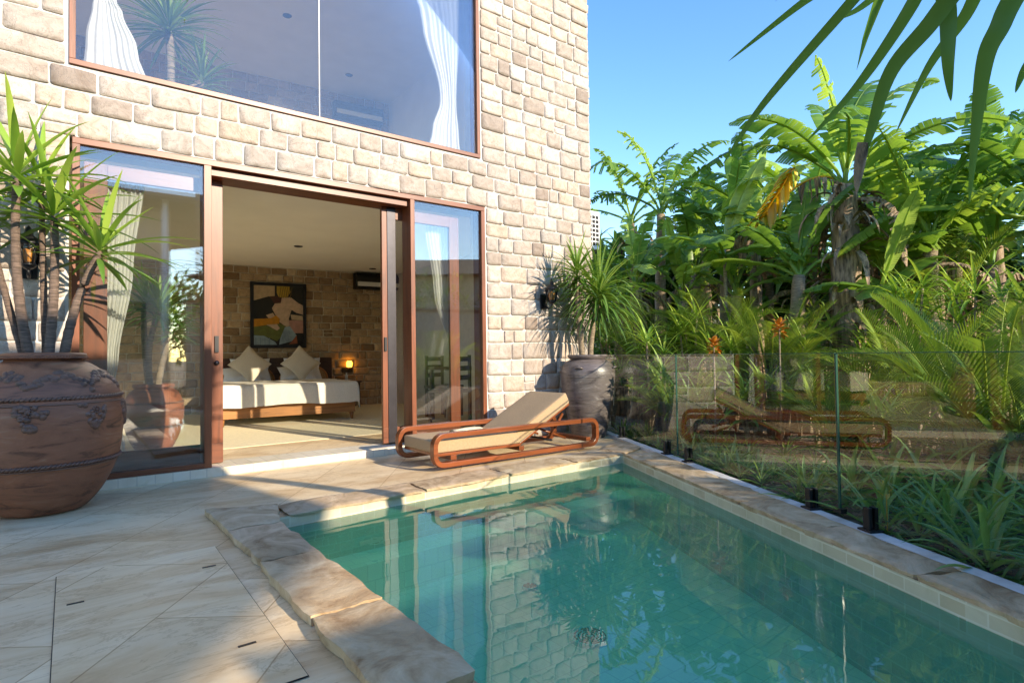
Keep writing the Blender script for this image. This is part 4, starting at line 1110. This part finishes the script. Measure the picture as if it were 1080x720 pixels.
for (px,di,cy,n_,ll,lw,te,sd,lab) in bs: banana_tree(px,di,cy,lab,n_,ll,lw,te,sd,.09,sd%2==0)

def frond(mb,o,az,length,r,rise=1.1,droop=1.3,leaf=.28,lw=.018,nl=26,tone=.5,vee=.5):
    d=Vector((math.cos(az)*math.cos(rise),math.sin(az)*math.cos(rise),math.sin(rise))); p=Vector(o); n=nl; step=length/n; pts=[p.copy()]; ds=[d.copy()]
    side=Vector((-math.sin(az),math.cos(az),0))
    for i in range(n):
        t=i/n; d=(d+Vector((0,0,-droop*step*(.3+1.4*t)))).normalized(); p=p+d*step; pts.append(p.copy()); ds.append(d.copy())
    mb.tube(pts,[.010*(1-.8*i/n)+.001 for i in range(n+1)],4,.85)
    for i in range(int(n*.18),n+1):
        t=i/n; ll=leaf*math.sin(PI*min(1,.18+.78*t))**.7
        for sg in (1,-1):
            up=side.cross(ds[i]).normalized(); up=up if up.z>0 else -up
            dd=(side*sg+ds[i]*(.75+.5*t)+up*vee).normalized()
            blade(mb,pts[i],dd,ll*r.uniform(.85,1.1),lw,2.2*r.uniform(.6,1.4),r,4,.15,min(1,max(0,tone+r.uniform(-.15,.15))),taper=.6)
def areca(px,dist,label,n=12,length=1.1,stem=.7,seed=0,leaf=.26,lw=.018,tone=.5,spread=.12,nl=26,name='areca_palm',cat='palm',z=-.05):
    nl=int(nl*1.5); lw*=.72
    GS=1.22 if dist>5.2 else 1.12; dist*=GS; length*=GS; stem*=GS; leaf*=GS; lw*=GS
    r=random.Random(seed); b=gnd(px,dist,z); t=thing(name,b,label,cat,'feathery palms in the garden')
    mt_=MB(); m=MB()
    for q in range(n):
        az=q*2.4+r.uniform(-.4,.4); u=(q+.5)/n; o=Vector((math.cos(az)*spread*r.random(),math.sin(az)*spread*r.random(),0)); s_=stem*r.uniform(.6,1.1)
        c=o+Vector((math.cos(az)*.1,math.sin(az)*.1,s_)); mt_.tube([o,o.lerp(c,.5),c],[.02,.016,.011],6)
        frond(m,c,az,length*r.uniform(.75,1.1),r,1.4-.75*u*r.uniform(.7,1.2),r.uniform(.9,1.7),leaf,lw,nl,min(1,max(0,tone+r.uniform(-.3,.3))))
    mt_.build('stems',M['wtrunk'],t); m.build('fronds',M['areca'],t); return t
areca(1040,4.9,'large bright feathery palm at the right edge just beyond the glass',24,.86,.50,41,.26,.014,.42,.25,34)
areca(965,5.6,'dense feathery palm right of the shaggy trunk, left of the bright one',18,.95,.40,42,.26,.014,.45,.2,30)
areca(812,6.2,'fine leaved palm clump standing upright in front of the low banana plant',22,.85,.75,43,.20,.010,.6,.3,34)
areca(752,6.6,'dusky feathery palm with arching fronds left of the fine leaved clump',14,.85,.85,44,.24,.014,.35,.12,26)
areca(690,6.9,'feathery palm right behind the dracaena with pale stems',16,.85,.80,45,.24,.014,.35,.2,26)
areca(880,5.3,'low spreading palm at the foot of the shaggy trunk',12,.60,.22,47,.22,.022,.55,.1,20)
areca(925,5.0,'low dark palm between the shaggy trunk and the right hand palms',12,.65,.15,48,.24,.020,.3,.1,20)
areca(1085,4.6,'low dark feathery palm cut off by the right edge',16,.9,.2,49,.28,.020,.3,.2,26)
areca(720,5.6,'low palm with yellow green fronds behind the middle of the first glass panel',12,.6,.2,50,.2,.016,.6,.15,22)
areca(1000,7.2,'thin yellow green palm rising behind the dense palm',12,.9,1.3,51,.24,.018,.8,.1,24)

# strappy shrubs
def strap_plant(name,pos,label,n,ln,wd_,dr,mat,seed,group,cat,stem=0,lo=.15,heads=1):
    r=random.Random(seed); t=thing(name,pos,label,cat,group); m=MB()
    if stem:
        ms=MB()
        for q in range(heads):
            c=Vector((r.uniform(-.15,.15),r.uniform(-.15,.15),stem*r.uniform(.5,1.1))); ms.tube([(0,0,0),c*.5,c],[.02,.015,.012],6)
            rosette(m,c,n,ln,wd_,dr,r,-.2,.98,6,(0,0,1),.2)
        ms.build('stems',M['wtrunk'],t)
    else: rosette(m,(0,0,.03),n,ln,wd_,dr,r,lo,.98,6,(0,0,1),.3)
    m.build('leaves',mat,t); return t
shr=[ (684,6.6,'bright narrow leaved shrub between the dracaena and the dusky palms',1.2,.42,.03,M['yucca'],7),
 (728,6.9,'tall bright narrow leaved shrub under the ragged banana pair',1.35,.42,.032,M['yucca'],7),
 (765,6.4,'bright narrow leaved shrub left of the fine leaved palm clump',1.1,.42,.03,M['yucca'],7),
 (842,6.6,'narrow leaved shrub at the left foot of the shaggy trunk',1.0,.42,.035,M['yucca'],6),
 (868,7.2,'tall shrub with narrow leaves touching the shaggy trunk from the left',1.5,.42,.035,M['dracaena'],6),
 (1020,6.2,'tall shrub with narrow leaves rising above the bright feathery palm',1.5,.44,.04,M['yucca'],6),
 (1075,6.4,'tall shrub with narrow leaves at the right edge below the banana leaves',1.5,.44,.04,M['dracaena'],6),
 (700,5.9,'leafy shrub with narrow drooping leaves behind the first spigots',.75,.36,.03,M['dracaena'],5),
 (738,6.0,'dark green shrub below the dusky palm',.5,.34,.035,M['lily'],4),
 (790,5.6,'strap leaved shrub with blue green blades below the fine leaved palm',.55,.40,.045,M['dracaena'],4),
 (860,5.8,'strap leaved shrub left of the shaggy trunk base',.6,.36,.035,M['dracaena'],4),
 (900,4.7,'broad leaved shrub in front of the shaggy trunk base',.35,.34,.05,M['lily'],3),
 (945,4.5,'yellow green shrub before the dense palm',.5,.32,.035,M['yucca'],4),
 (1000,4.4,'shrub with upright stems below the bright palm',.55,.34,.04,M['dracaena'],5),
 (1060,4.2,'dark shrub at the right edge in front of the bright palm',.5,.36,.05,M['lily'],4),
 (830,6.8,'tall narrow shrub behind the fine leaved palm',1.1,.42,.035,M['dracaena'],5),
 (960,6.6,'tall shrub with narrow bright leaves between two banana plants',1.6,.42,.035,M['yucca'],6),
 (775,7.0,'tall shrub with narrow leaves between palm and banana',1.3,.42,.035,M['dracaena'],6),
 (715,7.4,'tall narrow leaved shrub below the ragged banana leaves',1.4,.42,.03,M['dracaena'],7),
 (645,7.2,'tall shrub filling the gap right of the villa corner',1.3,.42,.03,M['dracaena'],7),
 (915,6.9,'shrub with narrow leaves right behind the shaggy trunk',1.3,.42,.035,M['yucca'],5)]
for i,(px,di,lab,st,ln,wd_,mt_,hd_) in enumerate(shr):
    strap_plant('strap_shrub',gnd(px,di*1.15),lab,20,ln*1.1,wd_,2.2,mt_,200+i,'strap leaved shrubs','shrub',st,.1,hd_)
def lone_leaf(px,py,di,az,rise,ln,wd,tone,sd,label):
    r=random.Random(sd); b=gnd(px,di); c=at(px,py,di)-b; t=thing('banana_plant',b,label,'banana plant','banana plants in the garden')
    m=MB(); m.tube(curve((0,0,0),c*.5+Vector((.05,0,0)),c,10),[.05-.003*i for i in range(11)],7); m.build('trunk',M['wtrunk'],t)
    m=MB(); banana_leaf(m,c,az_(az),ln,wd,r,rise,.35,.15,tone,.15)
    for q in range(4): banana_leaf(m,c-Vector((0,0,.1)),az_(az+70+q*75),ln*.8,wd,r,.8-.2*q,1.1,.5,r.uniform(.3,.7),.2)
    m.build('leaf_crown',M['banana'],t)
lone_leaf(764,262,8.4,20,1.25,1.35,.46,.95,1,'young banana plant with one upright pale leaf against the sky')
lone_leaf(795,240,9.4,80,1.3,1.3,.45,.6,2,'young banana plant with an upright darker leaf behind the pale one')
lone_leaf(930,300,8.2,300,1.2,1.1,.42,.9,3,'young banana plant with a bright upright leaf right of the shaggy trunk')
# orange leaved spots
for i,(px,py,di,lab) in enumerate(((753,366,6.3,'orange red leaf cluster low behind the glass top, left one'),(822,347,6.3,'orange leaf cluster on a stalk right of the fine leaved palm'))):
    b=gnd(px,di); c=at(px,py,di)-b; t=thing('croton',b,lab,'plant'); m=MB(); m.tube([(0,0,0),c*.5,c],[.012,.01,.008],6); m.build('stem',M['wtrunk'],t)
    m=MB(); rosette(m,c,22,.085,.06,2,random.Random(i),-.6,.9,4); m.build('leaves',M['orange'],t)

# lilies by the glass: copies of a few clumps
protos=[]
rl=random.Random(5)
for k in range(6):
    m=MB(); r=random.Random(500+k); rosette(m,(0,0,.02),rl.choice([11,13,15]),.30+.03*k,.030,2.6,r,.15,.98,7,(0,0,1),.35)
    me=m.build('lily_leaves',M['lily']); protos.append(me)
k=0
for i in range(150):
    t=rl.uniform(-.2,5.6); o_=.12+abs(rl.gauss(0,.55)); 
    if o_>1.9: continue
    b=fp(t,o_,-.05); pr0=protos[i%6]; e=bpy.data.objects.new('lily_clump',None); COL.objects.link(e); e.location=b; e.rotation_euler=(0,0,rl.uniform(0,6.28)); s_=rl.uniform(.65,1.15)*(1.15 if t>2.8 else .66); e.scale=(s_,s_,s_)
    tag(e,'low strap leaved lily clump growing in the soil behind the glass fence','lily','lily clumps behind the glass fence')
    c=pr0.copy(); c.name='leaves'; COL.objects.link(c); c.parent=e
for p in protos: bpy.data.objects.remove(p)
t=thing('lily_clump',fp(3.95,.16,-.05),'lily clump with one yellow flower by the spigot','lily'); m=MB(); r=random.Random(8); rosette(m,(0,0,.02),10,.28,.028,2.4,r,.3,.98,6); m.build('leaves',M['lily'],t)
m=MB(); m.tube([(0,0,0),(0,0,.24)],.004,5); rosette(m,(0,0,.25),5,.045,.02,.5,r,.5,.98,3); m.build('yellow_flower',M['yellow_leaf'],t)
# leaf litter
m=MB(); r=random.Random(12)
for i in range(1600):
    p=fp(r.uniform(-.4,7),.06+abs(r.gauss(0,1.5)),-.048+r.random()*.01); a=r.uniform(0,6.28)
    blade(m,p,(math.cos(a),math.sin(a),r.uniform(0,.25)),r.uniform(.04,.12),r.uniform(.012,.04),1,r,3,.2,r.random(),taper=.7)
tag(m.build('leaf_litter',M['dry']),'dry fallen leaves scattered on the garden soil','leaf litter',kind='stuff')
# dense thicket behind
m=MB(); r=random.Random(31)
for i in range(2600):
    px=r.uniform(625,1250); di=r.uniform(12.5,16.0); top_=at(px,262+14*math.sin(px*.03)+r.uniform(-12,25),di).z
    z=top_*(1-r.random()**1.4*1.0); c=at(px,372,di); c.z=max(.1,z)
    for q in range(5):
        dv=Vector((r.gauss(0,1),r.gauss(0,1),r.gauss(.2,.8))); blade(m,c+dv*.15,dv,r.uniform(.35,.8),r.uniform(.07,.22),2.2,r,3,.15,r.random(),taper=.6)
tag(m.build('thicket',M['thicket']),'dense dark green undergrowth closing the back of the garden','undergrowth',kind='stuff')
# boundary wall behind the thicket
bw=thing('boundary_wall',(0,0,0),'weathered grey garden wall behind the undergrowth','wall')
m=MB(); a=gnd(600,18.5); b=gnd(1080,19.0); b2=b+(b-a)*.5; dd=(b2-a).normalized(); nn=Vector((-dd.y,dd.x,0))*.2
vs=[a,b2,b2+nn,a+nn]; vs=vs+[v+Vector((0,0,2.3)) for v in vs]; m.add([(v.x,v.y,v.z) for v in vs],[(0,3,2,1),(4,5,6,7),(0,1,5,4),(1,2,6,5),(2,3,7,6),(3,0,4,7)],.5,False); m.build('wall',M['tan_wall'],bw)

# hanging leaves in the foreground: a screw pine rooted in the bed right of the camera
hb_=gnd(1330,2.9); sc_=thing('screw_pine',hb_,'plant whose long dark blades hang down into the top right of the view','plant')
crown=at(1035,-120,2.0)-hb_
m=MB(); pts=curve((0,0,0),Vector((.1,.0,1.9)),crown,20); m.tube(pts,trunk_pts(pts,.07,.05,.06,1),10); m.build('trunk',M['dtrunk'],sc_)
m=MB(); r=random.Random(3)
def hang(path,w0,tone):
    pts=[at(x,y,d)-hb_ for (x,y,d) in path]; P_=[]
    for i in range(len(pts)-1):
        p0=pts[max(i-1,0)];p1=pts[i];p2=pts[i+1];p3=pts[min(i+2,len(pts)-1)]
        for k in range(8):
            t=k/8; P_.append(.5*((2*p1)+(-p0+p2)*t+(2*p0-5*p1+4*p2-p3)*t*t+(-p0+3*p1-3*p2+p3)*t**3))
    P_.append(pts[-1]); n=len(P_)-1; vs=[]
    for i,p in enumerate(P_):
        t=i/n; d=(P_[min(i+1,n)]-P_[max(i-1,0)]).normalized(); vw=(p+hb_-CAM).normalized(); sd=d.cross(vw).normalized(); nn=sd.cross(d)
        sd=(sd+nn*.35).normalized(); w=w0*.56*(min(1,.6+t*1.5))*(1-t**2.6)**.9+.0006
        vs+=[p-sd*w*.5-nn*w*.16,p,p+sd*w*.5-nn*w*.16]
    m.add(vs,[f for i in range(n) for f in ((i*3,i*3+1,i*3+4,i*3+3),(i*3+1,i*3+2,i*3+5,i*3+4))],tone)
hang([(1035,-120,2.0),(900,-30,1.9),(848,2,1.9),(768,65,1.95)],.058,.5)
hang([(1035,-120,2.0),(940,-45,1.9),(893,8,1.9),(805,110,1.9),(762,174,1.95)],.066,.35)
hang([(1035,-120,2.0),(985,-50,1.85),(962,5,1.8),(905,90,1.8),(850,150,1.85)],.070,.45)
hang([(1035,-120,2.0),(1030,-50,1.7),(985,20,1.65),(940,75,1.65),(918,140,1.7),(905,182,1.75)],.078,.3)
hang([(1035,-120,2.0),(1035,-40,1.75),(1022,10,1.75),(980,70,1.8),(945,140,1.85)],.060,.7)
hang([(1035,-120,2.0),(998,-40,1.7),(1000,20,1.7),(1000,70,1.7),(1003,107,1.75)],.075,.25)
hang([(1035,-120,2.0),(1080,-50,1.65),(1058,20,1.6),(1040,60,1.6),(1030,130,1.65),(1022,216,1.7)],.078,.3)
hang([(1035,-120,2.0),(1120,-40,1.7),(1100,40,1.7),(1080,75,1.7),(1071,98,1.75)],.05,.5)
hang([(1035,-120,2.0),(980,-60,1.9),(935,-15,1.9),(905,10,1.95),(880,22,2.0)],.05,.9)
rosette(m,crown+Vector((0,0,.12)),26,.85,.06,1.0,r,.1,.98,7)
m.build('leaf_crown',M['fore'],sc_)
m=MB(); hp=[(913,150,1.70),(905,196,1.73)]
pts=[at(x,y,d)-hb_ for x,y,d in hp]; blade(m,pts[0],pts[1]-pts[0],.13,.034,0,r,5,.3,.5,taper=.9); m.build('brown_leaf_tip',M['dry'],sc_)

# palms out of the picture that dapple the pool edge
def side_palm(x,y,label,seed,n=16,length=1.5,stem=1.3):
    t=areca(1000,5,label,n,length,stem,seed,.34,.026,.5,.2,26); t.location=(x,y,-.05); return t
side_palm(4.15,-6.1,'feathery palm beside the pool, outside the view on the right, nearer',61,12,.9,.35)
side_palm(3.7,-7.0,'feathery palm outside the view on the right, farther',62,13,1.0,.8)
side_palm(5.2,-7.4,'feathery palm outside the view, near the end of the glass fence',63,12,1.1,.9)

# unseen neighbour house, its roof outline shaped to shade the left of the deck
pv=thing('neighbour_house',(0,0,0),'unseen grey neighbouring house behind the camera, low hipped roof shaped to shade the deck','building')
K=(4.48,-13.44); Ecorner=(3.55,-9.2); ez=4.5
roof=[Ecorner,K,(1.84,-17.2),(-7,-17.2),(-7,-9.2)]
m=MB(); n=len(roof); vs=[(x,y,ez) for x,y in roof]+[(x,y,ez+.16) for x,y in roof]+[(0.0,-13.2,ez+.75),(-3.5,-13.2,ez+.75)]
m.add(vs,[tuple(range(n))]+[(i,(i+1)%n,(i+1)%n+n,i+n) for i in range(n)]+[(n,n+1,2*n),(n+1,n+2,2*n),(n+2,n+3,2*n+1,2*n),(n+3,n+4,2*n+1),(n+4,n,2*n,2*n+1)],.5,False)
o=m.build('roof',M['slate'],pv); fix_normals(o)
B('wall',(-6.2,-16.6,-.1),(1.9,-10.3,4.48),M['tan_wall'],pv)
for x in (-5,-2.4,.1): B('window',(x,-10.30,1),(x+1.3,-10.28,2.3),M['glass_edge'],pv)
for (x,y) in ((1.7,-9.5),(1.0,-16.9)): 
    m=MB(); m.tube([(x,y,-.05),(x,y,ez)],.07,10); m.build('post',M['white_plastic'],pv)

fh=thing('far_house',(17.5,-27,0),'dark roofed two storey house beyond the gardens behind the camera','building',None,R(34))
B('wall',(-11,-4,-.1),(11,4,5.4),M['tan_wall'],fh)
m=MB(); vs=[(-12,-5,5.4),(12,-5,5.4),(12,5,5.4),(-12,5,5.4),(-8,0,7.0),(8,0,7.0)]
m.add(vs,[(0,3,2,1),(0,1,5,4),(1,2,5),(2,3,4,5),(3,0,4)],.5,False); m.build('roof',M['slate'],fh)
for x in (-8,-3,2,7): B('window',(x,3.98,1),(x+1.4,4.03,2.4),M['glass_edge'],fh)

def leafy_tree(x,y,h,rad,label,sd):
    r=random.Random(sd); t=thing('tree',(x,y,-.05),label,'tree','trees behind the camera')
    m=MB(); pts=curve((0,0,0),(.2,.1,h*.4),(0,0,h*.75),10); m.tube(pts,trunk_pts(pts,.14,.06,.05,sd),9)
    for q in range(5): a=q*1.3; m.tube([(0,0,h*.4),(math.cos(a)*rad*.4,math.sin(a)*rad*.4,h*.7)],[.05,.02],6)
    m.build('trunk',M['wtrunk'],t); m=MB()
    for q in range(60):
        d=Vector((r.gauss(0,1),r.gauss(0,1),r.gauss(0,1))).normalized()*r.random()**.4; c=Vector((d.x*rad,d.y*rad,h*.58+d.z*h*.42))
        for k in range(16):
            dv=Vector((r.gauss(0,1),r.gauss(0,1),r.gauss(0,1))); blade(m,c+dv*.25,dv,r.uniform(.25,.45),.12,2,r,3,.15,r.random(),taper=.7)
    m.build('crown',M['thicket'],t)
for i,(x,y,h,rad,lab) in enumerate(((2.6,-19.8,4.6,1.7,'leafy tree added behind the camera right at the side of the neighbouring house to cover bright sky'),(4.6,-20.5,4.8,1.7,'leafy tree added behind the camera to cover bright sky, next one out from the neighbouring house'),(6.5,-19.5,4.6,2.0,'leafy tree behind the camera, beside the neighbouring house'),(10,-19,4.4,2.2,'leafy tree behind the camera, second from the neighbouring house'),(13.5,-18,4.6,2.2,'leafy tree behind the camera in front of the far house'),(17,-16,4.4,2.3,'leafy tree behind the camera nearest the garden'))): leafy_tree(x,y,h,rad,lab,80+i)  # first two are unseen, added to cover bright sky mirrored in the left glass

cw=thing('added_screen_wall',(5.4,-9.4,-.05),'rendered grey wall added behind the camera to cover bright sky mirrored in the glass','wall')  # unseen wall, added to hide the bright horizon from the window reflections
B('wall',(-3.3,-.1,0),(6,.1,2.3),M['tan_wall'],cw); B('coping',(-3.35,-.14,2.303),(6.05,.14,2.38),M['slate'],cw)
